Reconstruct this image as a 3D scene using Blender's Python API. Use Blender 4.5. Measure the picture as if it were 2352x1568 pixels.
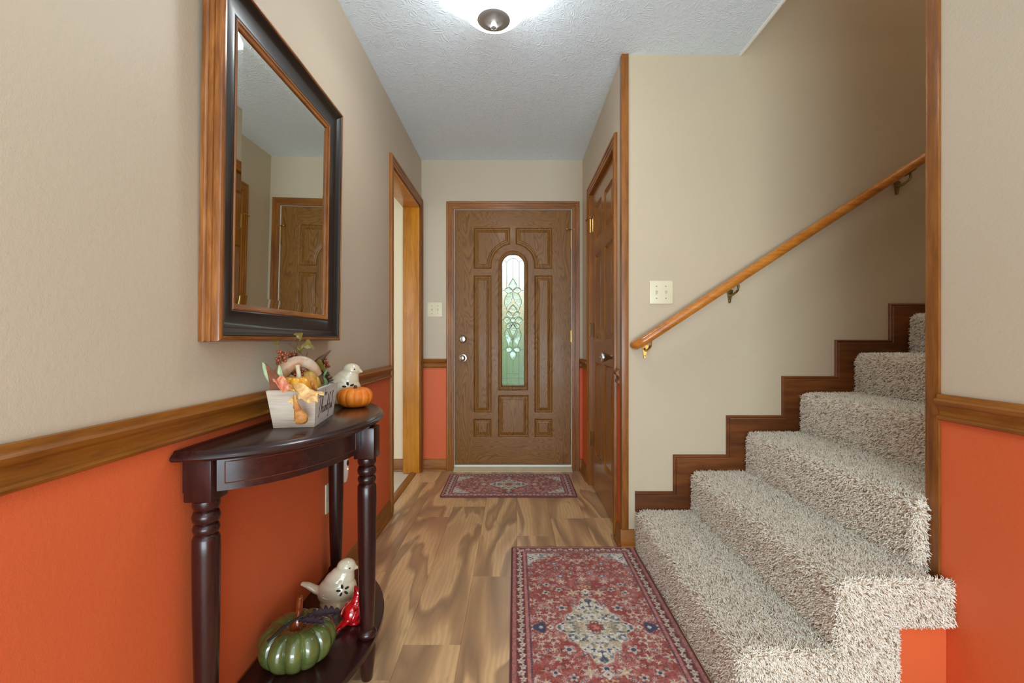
import bpy, bmesh, math, random
import numpy as np
from mathutils import Vector, Matrix
random.seed(7); rng = np.random.default_rng(7)
for o in list(bpy.data.objects): bpy.data.objects.remove(o)
scene = bpy.context.scene; COL = scene.collection

# ---------------------------------------------------------------- camera, world, exposure, light
CH = 1.027
cam = bpy.data.cameras.new('camera'); cam.lens = 16.0; cam.sensor_width = 36.0
cam.shift_x = -6/2352; cam.shift_y = -4/2352; cam.clip_start = 0.02
camo = bpy.data.objects.new('camera', cam); COL.objects.link(camo)
camo.location = (0, 0, CH); camo.rotation_euler = (math.radians(90), 0, 0); scene.camera = camo
vs = scene.view_settings
vs.view_transform = 'Standard'; vs.look = 'None'; vs.exposure = 0.0; vs.gamma = 1.0; vs.use_curve_mapping = False
w = bpy.data.worlds.new('world'); scene.world = w; w.use_nodes = True
w.node_tree.nodes['Background'].inputs[0].default_value = (0.80, 0.93, 1.0, 1)
w.node_tree.nodes['Background'].inputs[1].default_value = 2.9
try:
    scene.cycles.max_bounces = 10; scene.cycles.diffuse_bounces = 6; scene.cycles.glossy_bounces = 5
    scene.cycles.transparent_max_bounces = 12; scene.cycles.transmission_bounces = 6
    scene.cycles.sample_clamp_indirect = 6.0; scene.cycles.caustics_reflective = False
    scene.cycles.use_denoising = True
except Exception: pass

def lamp(name, kind, loc, energy, color, size=0.03, rot=(0,0,0), size_y=None):
    l = bpy.data.lights.new(name, kind); l.energy = energy; l.color = color
    if kind == 'POINT': l.shadow_soft_size = size
    if kind == 'AREA':
        l.size = size
        if size_y: l.shape = 'RECTANGLE'; l.size_y = size_y
    o = bpy.data.objects.new(name, l); COL.objects.link(o); o.location = loc; o.rotation_euler = rot
    return o
FX, FY = -0.081, 1.77                                   # the flush ceiling fixture
lamp('fixture_light', 'POINT', (FX, FY, 2.305), 22, (0.96, 0.99, 1.0), 0.035)
lamp('fixture_glow', 'AREA', (FX, FY, 2.262), 5, (0.96, 0.99, 1.0), 0.24)
# added fill for the near walls, above and behind the camera, no fixture modelled
lamp('near_wall_fill', 'AREA', (0.25, -0.55, 2.40), 5, (0.90, 0.97, 1.0), 0.35)
# added area light behind the camera, tilted up to brighten the ceiling
lamp('rear_uplight', 'AREA', (0.25, -2.6, 0.60), 118, (0.76, 0.91, 1.0), 2.4, (math.radians(122), 0, 0), 1.2)
# point light upstairs above the stairwell, source unseen
lamp('landing_light', 'POINT', (2.9, 1.75, 4.3), 26, (1.0, 0.90, 0.76), 0.12)
# added fill for the closed neighbouring room, beyond the left doorway
lamp('side_room_fill', 'AREA', (-2.5, 2.6, 1.5), 6, (1.0, 0.98, 0.93), 1.2, (math.radians(90), 0, math.radians(-75)), 1.2)

# room constants (x right, y depth, z up, metres)
XL, XR, D, YS, XN, YN, YP, H = -0.733, 0.534, 3.579, 2.252, 1.178, 1.292, 1.241, 2.438
YB = -1.3; XE = 1.12; XU = 4.2; HU = 5.0

# ---------------------------------------------------------------- helpers
def lin(c):
    return tuple(((v/255)/12.92 if v/255 <= 0.04045 else ((v/255+0.055)/1.055)**2.4) for v in c)
def new_obj(name, verts, faces, mat=None, parent=None, smooth=False, mats=None, fmat=None):
    me = bpy.data.meshes.new(name); me.from_pydata([tuple(v) for v in verts], [], [tuple(f) for f in faces]); me.update()
    return link(name, me, mat, parent, smooth, mats, fmat)
def link(name, me, mat=None, parent=None, smooth=False, mats=None, fmat=None):
    for m in (mats or ([mat] if mat else [])): me.materials.append(m)
    if fmat is not None: me.polygons.foreach_set('material_index', fmat)
    if smooth: me.polygons.foreach_set('use_smooth', [True]*len(me.polygons))
    o = bpy.data.objects.new(name, me); COL.objects.link(o)
    if parent: o.parent = parent
    return o
class MB:
    def __init__(s): s.v = []; s.f = []
    def add(s, v, f):
        n = len(s.v); s.v += [tuple(a) for a in v]; s.f += [tuple(i+n for i in q) for q in f]; return s
    def box(s, a, b):
        x0,y0,z0 = a; x1,y1,z1 = b
        return s.add([(x0,y0,z0),(x1,y0,z0),(x1,y1,z0),(x0,y1,z0),(x0,y0,z1),(x1,y0,z1),(x1,y1,z1),(x0,y1,z1)],
          [(0,3,2,1),(4,5,6,7),(0,1,5,4),(1,2,6,5),(2,3,7,6),(3,0,4,7)])
    def bbox(s, a, b, r=0.003):                      # box with bevelled edges
        bm = bmesh.new(); bmesh.ops.create_cube(bm, size=1.0)
        c = [(a[i]+b[i])/2 for i in range(3)]; d = [b[i]-a[i] for i in range(3)]
        for v in bm.verts: v.co = Vector([c[i]+v.co[i]*d[i] for i in range(3)])
        bmesh.ops.bevel(bm, geom=bm.edges[:], offset=min(r, min(map(abs, d))*0.45), segments=2, affect='EDGES', profile=0.6)
        return s.addbm(bm)
    def addbm(s, bm):
        bm.verts.index_update(); v = [tuple(x.co) for x in bm.verts]; f = [[q.index for q in p.verts] for p in bm.faces]; bm.free()
        return s.add(v, f)
    def lathe(s, prof, c=(0,0,0), n=28, axis='z', sx=1, sy=1):
        vs_, fs = [], []; m = len(prof)
        for i in range(n):
            a = 2*math.pi*i/n
            for r, z in prof:
                p = (r*math.cos(a)*sx, r*math.sin(a)*sy, z)
                if axis == 'x': p = (p[2], p[0], p[1])
                if axis == 'y': p = (p[0], p[2], p[1])
                vs_.append((c[0]+p[0], c[1]+p[1], c[2]+p[2]))
        for i in range(n):
            j = (i+1) % n
            for k in range(m-1):
                q = (i*m+k, j*m+k, j*m+k+1, i*m+k+1)
                fs.append(q[::-1] if axis == 'y' else q)
        return s.add(vs_, fs)
    def tube(s, pts, rad, n=8, caps=True, flat=1.0, up=None):
        pts = [Vector(p) for p in pts]; rad = rad if isinstance(rad, (list, tuple)) else [rad]*len(pts)
        vs_, fs = [], []; u = None
        for i, p in enumerate(pts):
            t = (pts[min(i+1, len(pts)-1)]-pts[max(i-1, 0)]).normalized()
            if u is None:
                u = Vector(up) if up else (Vector((0,0,1)) if abs(t.z) < 0.9 else Vector((1,0,0)))
            u = (u - t*u.dot(t)).normalized(); b = t.cross(u)
            for k in range(n):
                a = 2*math.pi*k/n; vs_.append(p+(u*math.cos(a)*flat+b*math.sin(a))*rad[i])
        for i in range(len(pts)-1):
            for k in range(n):
                fs.append((i*n+k, i*n+(k+1)%n, (i+1)*n+(k+1)%n, (i+1)*n+k))
        if caps: fs.append(tuple(range(n-1,-1,-1))); fs.append(tuple((len(pts)-1)*n+k for k in range(n)))
        return s.add(vs_, fs)
    def ell(s, c, r, n=16, m=10, rot=None):
        vs_ = [Vector((0,0,-1))]+[Vector((math.cos(2*math.pi*i/n)*math.sin(math.pi*j/m), math.sin(2*math.pi*i/n)*math.sin(math.pi*j/m), -math.cos(math.pi*j/m))) for j in range(1,m) for i in range(n)]+[Vector((0,0,1))]
        R = rot or Matrix.Identity(3)
        vs_ = [R @ Vector((v.x*r[0], v.y*r[1], v.z*r[2])) + Vector(c) for v in vs_]
        fs = [(0, 1+(i+1)%n, 1+i) for i in range(n)]
        for j in range(m-2):
            for i in range(n): fs.append((1+j*n+i, 1+j*n+(i+1)%n, 1+(j+1)*n+(i+1)%n, 1+(j+1)*n+i))
        L = len(vs_)-1; b = 1+(m-2)*n
        fs += [(b+i, b+(i+1)%n, L) for i in range(n)]
        return s.add(vs_, fs)
    def sweep(s, prof, path, N, closed=False, flip=False):
        """profile of (in-plane offset, height off the wall) swept along a mitred planar path"""
        path = [Vector(p) for p in path]; N = Vector(N).normalized(); n = len(path); m = len(prof)
        sd = []
        for i in range(n if closed else n-1):
            t = (path[(i+1)%n]-path[i]).normalized(); sd.append(N.cross(t)*(-1 if flip else 1))
        vs_, fs = [], []
        for i in range(n):
            a = sd[i-1] if (i > 0 or closed) else sd[0]
            b = sd[i] if (i < n-1 or closed) else sd[-1]
            mi = (a+b)/(1+a.dot(b))
            for p, q in prof: vs_.append(path[i]+mi*p+N*q)
        for i in range(n if closed else n-1):
            j = (i+1) % n
            for k in range(m):
                l = (k+1) % m; fs.append((i*m+k, j*m+k, j*m+l, i*m+l))
        if not closed: fs.append(tuple(range(m))); fs.append(tuple((n-1)*m+k for k in range(m-1,-1,-1)))
        return s.add(vs_, fs)
    def prism(s, poly, axis, a, b):
        n = len(poly)
        def P(p, t): return {'x': (t,p[0],p[1]), 'y': (p[0],t,p[1]), 'z': (p[0],p[1],t)}[axis]
        return s.add([P(p,a) for p in poly]+[P(p,b) for p in poly],
            [tuple(range(n)), tuple(range(2*n-1,n-1,-1))]+[(i,(i+1)%n,(i+1)%n+n,i+n) for i in range(n)])
    def build(s, name, mat, parent=None, smooth=False, angle=None, fix=True):
        o = new_obj(name, s.v, s.f, mat, parent)
        if fix:
            bm = bmesh.new(); bm.from_mesh(o.data); bmesh.ops.recalc_face_normals(bm, faces=bm.faces[:]); bm.to_mesh(o.data); bm.free()
        if smooth or angle:
            o.data.polygons.foreach_set('use_smooth', [True]*len(o.data.polygons))
            o.data.set_sharp_from_angle(angle=math.radians(angle or 35))
        return o
def mod_remesh(o, vox=0.003, it=8):
    m = o.modifiers.new('remesh', 'REMESH'); m.mode = 'VOXEL'; m.voxel_size = vox; m.use_smooth_shade = True
    k = o.modifiers.new('smooth', 'SMOOTH'); k.factor = 0.6; k.iterations = it
    return o
def thing(name, label, cat, loc=(0,0,0), rotz=0, group=None):
    o = bpy.data.objects.new(name, None); COL.objects.link(o); o.location = loc; o.rotation_euler = (0,0,rotz)
    o.empty_display_size = 0.05
    return tag(o, label, cat, group)
def tag(o, label, cat, group=None):
    o['label'] = label; o['category'] = cat
    if group: o['group'] = group
    return o
def struct(o): o['kind'] = 'structure'; return o
def bev(o, wd=0.002, seg=2):
    m = o.modifiers.new('bevel', 'BEVEL'); m.width = wd; m.segments = seg; m.limit_method = 'ANGLE'; m.angle_limit = math.radians(40)
    return o
def catmull(P, n=6, closed=False):
    P = [Vector(p) for p in P]; out = []; N = len(P)
    for i in range(N if closed else N-1):
        g = lambda k: P[k % N] if closed else P[max(0, min(N-1, k))]
        a, b, c, d = g(i-1), g(i), g(i+1), g(i+2)
        for t in range(n):
            t /= n; out.append(0.5*((2*b)+(c-a)*t+(2*a-5*b+4*c-d)*t*t+(3*b-a-3*c+d)*t**3))
    if not closed: out.append(P[-1])
    return out

# ---------------------------------------------------------------- materials
class NT:
    def __init__(s, name):
        s.m = bpy.data.materials.new(name); s.m.use_nodes = True; s.t = s.m.node_tree
        s.b = s.t.nodes['Principled BSDF']; s.out = s.t.nodes['Material Output']
    def n(s, typ, **kw):
        x = s.t.nodes.new(typ)
        for k, v in kw.items():
            if k.startswith('i_'):
                key = k[2:].replace('_', ' '); x.inputs[key].default_value = v
            else: setattr(x, k, v)
        return x
    def l(s, a, b): s.t.links.new(a, b)
    def coord(s, scale=(1,1,1), kind='Object', loc=(0,0,0)):
        c = s.n('ShaderNodeTexCoord'); mp = s.n('ShaderNodeMapping'); mp.inputs['Scale'].default_value = scale; mp.inputs['Location'].default_value = loc
        s.l(c.outputs[kind], mp.inputs['Vector']); return mp.outputs['Vector']
    def noise(s, vec, scale, detail=3, rough=0.5, dist=0):
        x = s.n('ShaderNodeTexNoise'); x.inputs['Scale'].default_value = scale; x.inputs['Detail'].default_value = detail
        x.inputs['Roughness'].default_value = rough; x.inputs['Distortion'].default_value = dist; s.l(vec, x.inputs['Vector']); return x.outputs['Fac']
    def ramp(s, fac, stops):
        x = s.n('ShaderNodeValToRGB'); s.l(fac, x.inputs['Fac']); e = x.color_ramp.elements
        e[0].position, e[0].color = stops[0][0], (*stops[0][1], 1); e[1].position, e[1].color = stops[-1][0], (*stops[-1][1], 1)
        for p, c in stops[1:-1]:
            k = e.new(p); k.color = (*c, 1)
        return x.outputs['Color']
    def mix(s, fac, a, b, mode='MIX'):
        x = s.n('ShaderNodeMix', data_type='RGBA', blend_type=mode)
        for sock, v in ((x.inputs['Factor'], fac), (x.inputs[6], a), (x.inputs[7], b)):
            if isinstance(v, (int, float)): sock.default_value = v
            elif isinstance(v, tuple): sock.default_value = (*v, 1) if len(v) == 3 else v
            else: s.l(v, sock)
        return x.outputs[2]
    def math(s, op, a, b=None, c=None):
        x = s.n('ShaderNodeMath', operation=op)
        for i, v in enumerate((a, b, c)):
            if v is None: continue
            if isinstance(v, (int, float)): x.inputs[i].default_value = v
            else: s.l(v, x.inputs[i])
        return x.outputs[0]
    def bump(s, h, strength=0.3, dist=0.002, normal=None):
        x = s.n('ShaderNodeBump'); x.inputs['Strength'].default_value = strength; x.inputs['Distance'].default_value = dist
        s.l(h, x.inputs['Height'])
        if normal: s.l(normal, x.inputs['Normal'])
        s.l(x.outputs['Normal'], s.b.inputs['Normal']); return x.outputs['Normal']
    def set(s, color=None, rough=0.5, metal=0, coat=0, spec=None, coat_rough=0.1, trans=0, ior=None, sheen=0):
        if color is not None:
            if isinstance(color, tuple): s.b.inputs['Base Color'].default_value = (*color, 1)
            else: s.l(color, s.b.inputs['Base Color'])
        if isinstance(rough, (int, float)): s.b.inputs['Roughness'].default_value = rough
        else: s.l(rough, s.b.inputs['Roughness'])
        s.b.inputs['Metallic'].default_value = metal; s.b.inputs['Coat Weight'].default_value = coat
        s.b.inputs['Coat Roughness'].default_value = coat_rough
        if spec is not None: s.b.inputs['Specular IOR Level'].default_value = spec
        s.b.inputs['Transmission Weight'].default_value = trans; s.b.inputs['Sheen Weight'].default_value = sheen
        if ior: s.b.inputs['IOR'].default_value = ior
        return s.m

def plain(name, rgb, rough=0.5, var=0.06, scale=20, **kw):
    """one colour with a faint procedural variation"""
    t = NT(name); c = lin(rgb); v = t.noise(t.coord(), scale, 3)
    hi = tuple(min(1, x*(1+var)) for x in c); lo = tuple(x*(1-var) for x in c)
    return t.set(t.ramp(v, [(0.3, lo), (0.7, hi)]), rough, **kw)
def paint(name, upper, lower=None, split=0.845):
    t = NT(name); vec = t.coord(); n = t.noise(vec, 420, 2); n2 = t.noise(vec, 95, 3, 0.6); big = t.noise(vec, 1.4, 2)
    u = t.ramp(big, [(0.3, tuple(x*0.97 for x in lin(upper))), (0.7, tuple(x*1.03 for x in lin(upper)))])
    col = u
    if lower:
        l_ = t.ramp(big, [(0.3, tuple(x*0.96 for x in lin(lower))), (0.7, tuple(x*1.04 for x in lin(lower)))])
        sep = t.n('ShaderNodeSeparateXYZ'); t.l(vec, sep.inputs[0]); k = t.math('LESS_THAN', sep.outputs['Z'], split)
        col = t.mix(k, u, l_)
    t.bump(t.math('ADD', t.math('MULTIPLY', n, 0.5), n2), 0.35, 0.0016)
    return t.set(col, 0.48, spec=0.35)
def wood(name, dark, mid, light, axis='z', scale=1.0, rough=0.32, coat=0.35, figure=1.0):
    t = NT(name); sc = {'x': (2.2,26,26), 'y': (26,2.2,26), 'z': (26,26,2.2)}[axis]; fs = {'x': (0.9,5,5), 'y': (5,0.9,5), 'z': (5,5,0.9)}[axis]
    a = t.noise(t.coord(tuple(x*scale for x in sc)), 3.2, 6, 0.65, 0.6)
    b = t.noise(t.coord(tuple(x*scale for x in fs)), 1.6, 3, 0.55, 1.2)
    f = t.math('ADD', t.math('MULTIPLY', a, 0.5), t.math('MULTIPLY', b, 0.5*figure))
    col = t.ramp(f, [(0.30*(0.5+0.5*figure), lin(dark)), (0.48*(0.5+0.5*figure), lin(mid)), (0.66*(0.5+0.5*figure), lin(light))])
    t.bump(a, 0.06, 0.0006)
    return t.set(col, rough, coat=coat, coat_rough=0.18, spec=0.3)

M = {}
BEIGE, CORAL = (198, 184, 162), (214, 100, 56)
M['wall'] = paint('painted_wall_two_tone', BEIGE, CORAL)
M['wall_beige'] = paint('painted_wall_beige', (194, 178, 152))
M['wall_coral'] = paint('painted_wall_coral', CORAL)
M['cream'] = paint('painted_wall_cream', (232, 219, 190))
for ax in 'xyz':
    M['trim_'+ax] = wood('stained_trim_'+ax, (98,52,10), (138,82,22), (162,102,36), ax, 1.0, 0.38, 0.15)
M['honey'] = wood('honey_jamb', (146,86,18), (186,118,28), (208,140,44), 'z', 0.7, 0.3, 0.4)
M['skirt'] = wood('dark_stained_skirt', (62,28,8), (98,52,18), (128,72,30), 'x', 0.6, 0.36, 0.25)
M['corner'] = wood('corner_strip_wood', (88,46,14), (128,76,28), (154,98,42), 'z', 1.3, 0.36, 0.2, 1.0)
M['rail'] = wood('handrail_wood', (142,78,22), (186,112,38), (212,142,60), 'x', 0.8, 0.22, 0.6)
M['closet'] = wood('closet_door_wood', (110,62,14), (140,86,26), (158,102,38), 'z', 0.6, 0.24, 0.5)
M['espresso'] = wood('espresso_wood', (26,10,9), (42,17,15), (60,27,22), 'y', 1.0, 0.27, 0.35)
M['nickel'] = plain('satin_nickel', (205,203,198), 0.24, metal=1.0)
M['cap'] = plain('brushed_nickel_cap', (176,176,176), 0.42, metal=0.55)
M['brass'] = plain('polished_brass', (214,176,96), 0.2, metal=1.0)
M['brassdark'] = plain('aged_brass', (150,132,84), 0.32, metal=1.0)
M['ivory'] = plain('ivory_plastic', (222,212,180), 0.35, 0.02)
M['screw'] = plain('painted_screw', (130,120,96), 0.4, 0.02)
M['white'] = plain('white_plastic', (236,238,240), 0.35, 0.02)
M['black'] = plain('black_plastic', (25,25,28), 0.4, 0.02)
M['vinyl'] = plain('white_vinyl_floor', (226,220,208), 0.35, 0.04, 6)
M['sill'] = plain('beige_metal_sill', (196,182,150), 0.4, 0.03)
M['weather'] = plain('white_weatherstrip', (235,235,228), 0.45, 0.02)

def ceiling_mat():
    t = NT('textured_white_ceiling'); v = t.coord()
    ch = t.n('ShaderNodeTexVoronoi', i_Scale=5.2, feature='F1'); t.l(v, ch.inputs['Vector'])
    # brushed fan strokes: rings of ridges around scattered centres, broken up by noise
    vd = t.n('ShaderNodeVectorMath', operation='SUBTRACT'); t.l(v, vd.inputs[0]); t.l(ch.outputs['Position'], vd.inputs[1])
    sx = t.n('ShaderNodeSeparateXYZ'); t.l(vd.outputs[0], sx.inputs[0])
    ang = t.math('ARCTAN2', sx.outputs['Y'], sx.outputs['X'])
    warp = t.noise(v, 7, 2, 0.5)
    ph = t.math('ADD', t.math('MULTIPLY', ang, 11), t.math('MULTIPLY', warp, 60))
    ridge = t.math('POWER', t.math('ABSOLUTE', t.math('SINE', ph)), 3.0)
    gate = t.noise(v, 30, 2, 0.5, 1.0); g = t.ramp(gate, [(0.47, (0,0,0)), (0.56, (1,1,1))])
    worm = t.noise(v, 24, 2, 0.5, 2.6); wr = t.ramp(worm, [(0.50, (0,0,0)), (0.53, (1,1,1)), (0.56, (0,0,0))])
    h = t.math('ADD', t.math('MULTIPLY', t.math('MULTIPLY', ridge, g), 0.7), t.math('MULTIPLY', wr, 0.55))
    h = t.math('ADD', h, t.math('MULTIPLY', t.noise(v, 150, 2), 0.10))
    t.bump(h, 0.5, 0.0034)
    return t.set(lin((230,244,255)), 0.75, spec=0.2)
M['ceiling'] = ceiling_mat()

def floor_mat():
    t = NT('hickory_laminate')
    c = t.n('ShaderNodeTexCoord'); at = t.n('ShaderNodeAttribute', attribute_name='plank')
    sh = t.n('ShaderNodeVectorMath', operation='MULTIPLY'); t.l(at.outputs['Color'], sh.inputs[0]); sh.inputs[1].default_value = (7, 13, 5)
    ad = t.n('ShaderNodeVectorMath', operation='ADD'); t.l(c.outputs['Object'], ad.inputs[0]); t.l(sh.outputs[0], ad.inputs[1])
    def mp(sc):
        m = t.n('ShaderNodeMapping'); m.inputs['Scale'].default_value = sc; t.l(ad.outputs[0], m.inputs['Vector']); return m.outputs['Vector']
    big = t.noise(mp((4.6,0.85,1)), 1.15, 3.2, 0.42, 0.55)
    mid = t.noise(mp((9,2.2,1)), 1.5, 3, 0.5, 1.6)
    fine = t.noise(mp((130,9,1)), 1.0, 4, 0.7, 0.4)
    base = t.ramp(big, [(0.30, lin((196,154,108))), (0.39, lin((226,184,130))), (0.415, lin((160,122,86))), (0.445, lin((126,92,64))), (0.505, lin((176,134,94))), (0.56, lin((224,182,128))), (0.62, lin((232,192,138))), (0.645, lin((144,108,76))), (0.72, lin((214,170,118)))])
    base = t.mix(t.ramp(mid, [(0.62, (0,0,0)), (0.74, (0.8,0.8,0.8))]), base, lin((156,120,90)))
    wv = t.n('ShaderNodeTexWave', wave_type='BANDS', bands_direction='X', i_Scale=16.0, i_Distortion=11.0, i_Detail=3.0, i_Detail_Scale=0.8)
    t.l(mp((1,0.28,1)), wv.inputs['Vector'])
    base = t.mix(t.math('MULTIPLY', wv.outputs['Fac'], 0.28), base, lin((150,112,78)))
    base = t.mix(t.math('MULTIPLY', fine, 0.22), base, lin((160,122,84)))
    kn = t.n('ShaderNodeTexVoronoi', i_Scale=3.4); t.l(mp((1,0.75,1)), kn.inputs['Vector'])
    base = t.mix(t.ramp(kn.outputs['Distance'], [(0.018, (0.8,0.8,0.8)), (0.045, (0,0,0))]), base, lin((78,48,30)))
    t.bump(t.math('ADD', fine, t.math('MULTIPLY', wv.outputs['Fac'], 0.3)), 0.14, 0.0006)
    base = t.mix(0.14, base, lin((255,226,184)))
    return t.set(base, 0.28, spec=0.5)
M['floor'] = floor_mat()

def front_door_mat():
    t = NT('oak_grain_front_door'); at = t.n('ShaderNodeAttribute', attribute_name='grain')
    fac = at.outputs['Fac']
    def grain(sc, off):
        v = t.coord(sc, 'Object', off)
        w1 = t.noise(v, 1.0, 2, 0.5, 0.4)
        r = t.math('FRACT', t.math('MULTIPLY', w1, 26.0))
        ring = t.ramp(r, [(0.0, (0.25,)*3), (0.3, (0.7,)*3), (0.7, (0.9,)*3), (1.0, (0.25,)*3)])
        f = t.noise(t.coord(tuple(x*16 for x in sc), 'Object', off), 1.0, 3, 0.7)
        return t.mix(0.45, ring, f)
    gv = grain((9.0, 3, 1.3), (0.3, 0, 2.1)); gh = grain((1.3, 3, 10.0), (1.7, 0, 0.4))
    g = t.mix(fac, gv, gh)
    col = t.ramp(g, [(0.22, lin((84,52,18))), (0.5, lin((122,80,32))), (0.85, lin((144,100,46)))])
    t.bump(g, 0.25, 0.0008)
    return t.set(col, 0.40, coat=0.05, spec=0.3)
M['front_door'] = front_door_mat()

def glass_mat():
    t = NT('textured_door_glass'); v = t.coord()
    t.bump(t.noise(v, 130, 2, 0.5, 1.6), 0.75, 0.0035)
    return t.set((0.91, 0.94, 0.94), 0.10, trans=1.0, ior=1.35)
M['glass'] = glass_mat()
def bevel_glass_mat():
    t = NT('clear_bevelled_glass'); v = t.coord()
    t.bump(t.noise(v, 26, 2, 0.5, 1.0), 0.5, 0.004)
    return t.set((0.74, 0.88, 0.82), 0.03, trans=1.0, ior=1.45)
M['bglass'] = bevel_glass_mat()
M['came'] = plain('dark_lead_came', (92,92,84), 0.38, metal=0.8)

def mirror_mat():
    t = NT('silvered_mirror'); n = t.noise(t.coord(), 3, 1)
    return t.set(t.ramp(n, [(0.3, (0.80,0.83,0.76)), (0.7, (0.82,0.85,0.78))]), 0.012, metal=1.0)
M['mirror'] = mirror_mat()
M['mframe'] = wood('mirror_outer_wood_y', (84,42,16), (132,78,34), (172,112,56), 'y', 1.4, 0.3, 0.35)
M['mframez'] = wood('mirror_outer_wood_z', (84,42,16), (132,78,34), (172,112,56), 'z', 1.4, 0.3, 0.35)
M['mblack'] = plain('mirror_black_satin', (30,27,27), 0.30, 0.04, coat=0.5)

def bowl_mat():
    t = NT('frosted_glass_bowl'); t.set((0.95,0.95,0.94), 0.4)
    tr = t.n('ShaderNodeBsdfTransparent'); em = t.n('ShaderNodeEmission'); em.inputs['Color'].default_value = (1,0.985,0.96,1)
    em.inputs['Strength'].default_value = 0.95
    tl = t.n('ShaderNodeBsdfTranslucent'); tl.inputs['Color'].default_value = (0.9,0.9,0.88,1)
    df = t.n('ShaderNodeMixShader'); df.inputs[0].default_value = 0.45; t.l(t.b.outputs[0], df.inputs[1]); t.l(tl.outputs[0], df.inputs[2])
    ads = t.n('ShaderNodeAddShader'); t.l(df.outputs[0], ads.inputs[0]); t.l(em.outputs[0], ads.inputs[1])
    mx = t.n('ShaderNodeMixShader'); mx.inputs[0].default_value = 0.45
    t.l(tr.outputs[0], mx.inputs[2]); t.l(ads.outputs[0], mx.inputs[1]); t.l(mx.outputs[0], t.out.inputs['Surface'])
    return t.m
M['bowl'] = bowl_mat()

def vcol(name, rough=0.9, sheen=0.2, bump=0.0, bscale=500, attr='col', spec=0.2):
    t = NT(name); a = t.n('ShaderNodeAttribute', attribute_name=attr)
    n = t.noise(t.coord(), bscale, 2)
    c = t.mix(0.16, a.outputs['Color'], t.ramp(n, [(0.35, (0.1,0.1,0.1)), (0.65, (1,1,1))]), 'OVERLAY')
    if bump: t.bump(n, bump, 0.002)
    return t.set(c, rough, sheen=sheen, spec=spec)
M['rug'] = vcol('printed_rug_pile', 0.95, 0.15, 0.5, 620)
M['rugedge'] = plain('maroon_rug_binding', (104,52,56), 0.8, 0.15, 200)
def pile_mat():
    t = NT('shag_carpet_pile'); a = t.n('ShaderNodeAttribute', attribute_name='tone')
    c = t.ramp(a.outputs['Fac'], [(0.0, lin((150,116,88))), (0.12, lin((214,198,174))), (0.36, lin((244,236,218))), (0.75, lin((250,243,230))), (1.0, lin((250,246,240)))])
    return t.set(c, 0.8, sheen=0.1, spec=0.25)
M['pile'] = pile_mat()
M['carpetbase'] = plain('carpet_backing', (206,190,170), 0.95, 0.2, 90)

# ---------------------------------------------------------------- the shell
def planks():
    cols = {-3: 1.9, -2: 0.75, -1: 2.64, 0: 2.80, 1: 1.976, 2: 2.385, 3: 1.35, 4: 2.626, 5: 2.1, 6: 1.6, 7: 0.9}
    W, L = 0.194, 1.267; V, F, C = [], [], []
    for k, j in cols.items():
        x0 = max(XL-0.06, -0.375+k*W); x1 = min(-0.375+(k+1)*W, 1.30)
        if x1-x0 < 0.01: continue
        y = j
        while y > YB: y -= L
        while y < D+0.05:
            a, b = max(y, YB), min(y+L, D+0.03)
            if b-a > 0.01:
                g = 0.0006; n = len(V)
                V += [(x0+g,a+g,0),(x1-g,a+g,0),(x1-g,b-g,0),(x0+g,b-g,0),(x0,a,-0.002),(x1,a,-0.002),(x1,b,-0.002),(x0,b,-0.002)]
                F += [(n,n+1,n+2,n+3),(n+4,n+5,n+1,n),(n+5,n+6,n+2,n+1),(n+6,n+7,n+3,n+2),(n+7,n+4,n,n+3)]
                c = (random.random(), random.random(), random.random(), 1); C += [c]*8
            y += L
    n = len(V); V += [(XL-.06,YB,-.12),(1.30,YB,-.12),(1.30,D+.03,-.12),(XL-.06,D+.03,-.12),(XL-.06,YB,-.0021),(1.30,YB,-.0021),(1.30,D+.03,-.0021),(XL-.06,D+.03,-.0021)]
    F += [(n,n+3,n+2,n+1),(n+4,n+5,n+6,n+7),(n,n+1,n+5,n+4),(n+1,n+2,n+6,n+5),(n+2,n+3,n+7,n+6),(n+3,n,n+4,n+7)]; C += [(0,0,0,1)]*8
    o = new_obj('floor', V, F, M['floor'])
    a = o.data.color_attributes.new('plank', 'FLOAT_COLOR', 'POINT'); a.data.foreach_set('color', [x for c in C for x in c])
    return struct(o)
planks()
struct(MB().box((-3.0, YB, -0.12), (XL-0.07, D+0.03, -0.004)).build('floor_side_room', M['vinyl']))
# ceiling: one slab with the stairwell cut out
m = MB(); m.box((XL-0.1, YB, H), (XE, YS, H+0.28)); m.box((XL-0.1, YS, H), (XR+0.05, D+0.03, H+0.28)); m.box((XE, YB, H), (XN+0.12, YN, H+0.28))
ceil = struct(m.build('ceiling', M['ceiling']))
struct(MB().box((-3.0, YB, H), (XL-0.1, D+0.03, H+0.1)).build('ceiling_side_room', M['ceiling']))
struct(MB().box((XE-0.12, YN-0.12, HU), (XU, YS+0.12, HU+0.1)).build('ceiling_upstairs', M['ceiling']))
# corner bead of the stairwell opening
struct(MB().tube([(XE, YS, H+0.004), (XE, YN, H+0.004)], 0.011, 8).build('trim_1', M['weather'], smooth=True))
# left wall with the doorway to the next room
OY0, OY1, OZ = 2.722, 3.515, 2.062
m = MB(); WT = 0.125
m.box((XL-WT, YB, 0), (XL, OY0, H)); m.box((XL-WT, OY0, OZ), (XL, OY1, H)); m.box((XL-WT, OY1, 0), (XL, D, H))
struct(m.build('wall_left', M['wall']))
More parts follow.
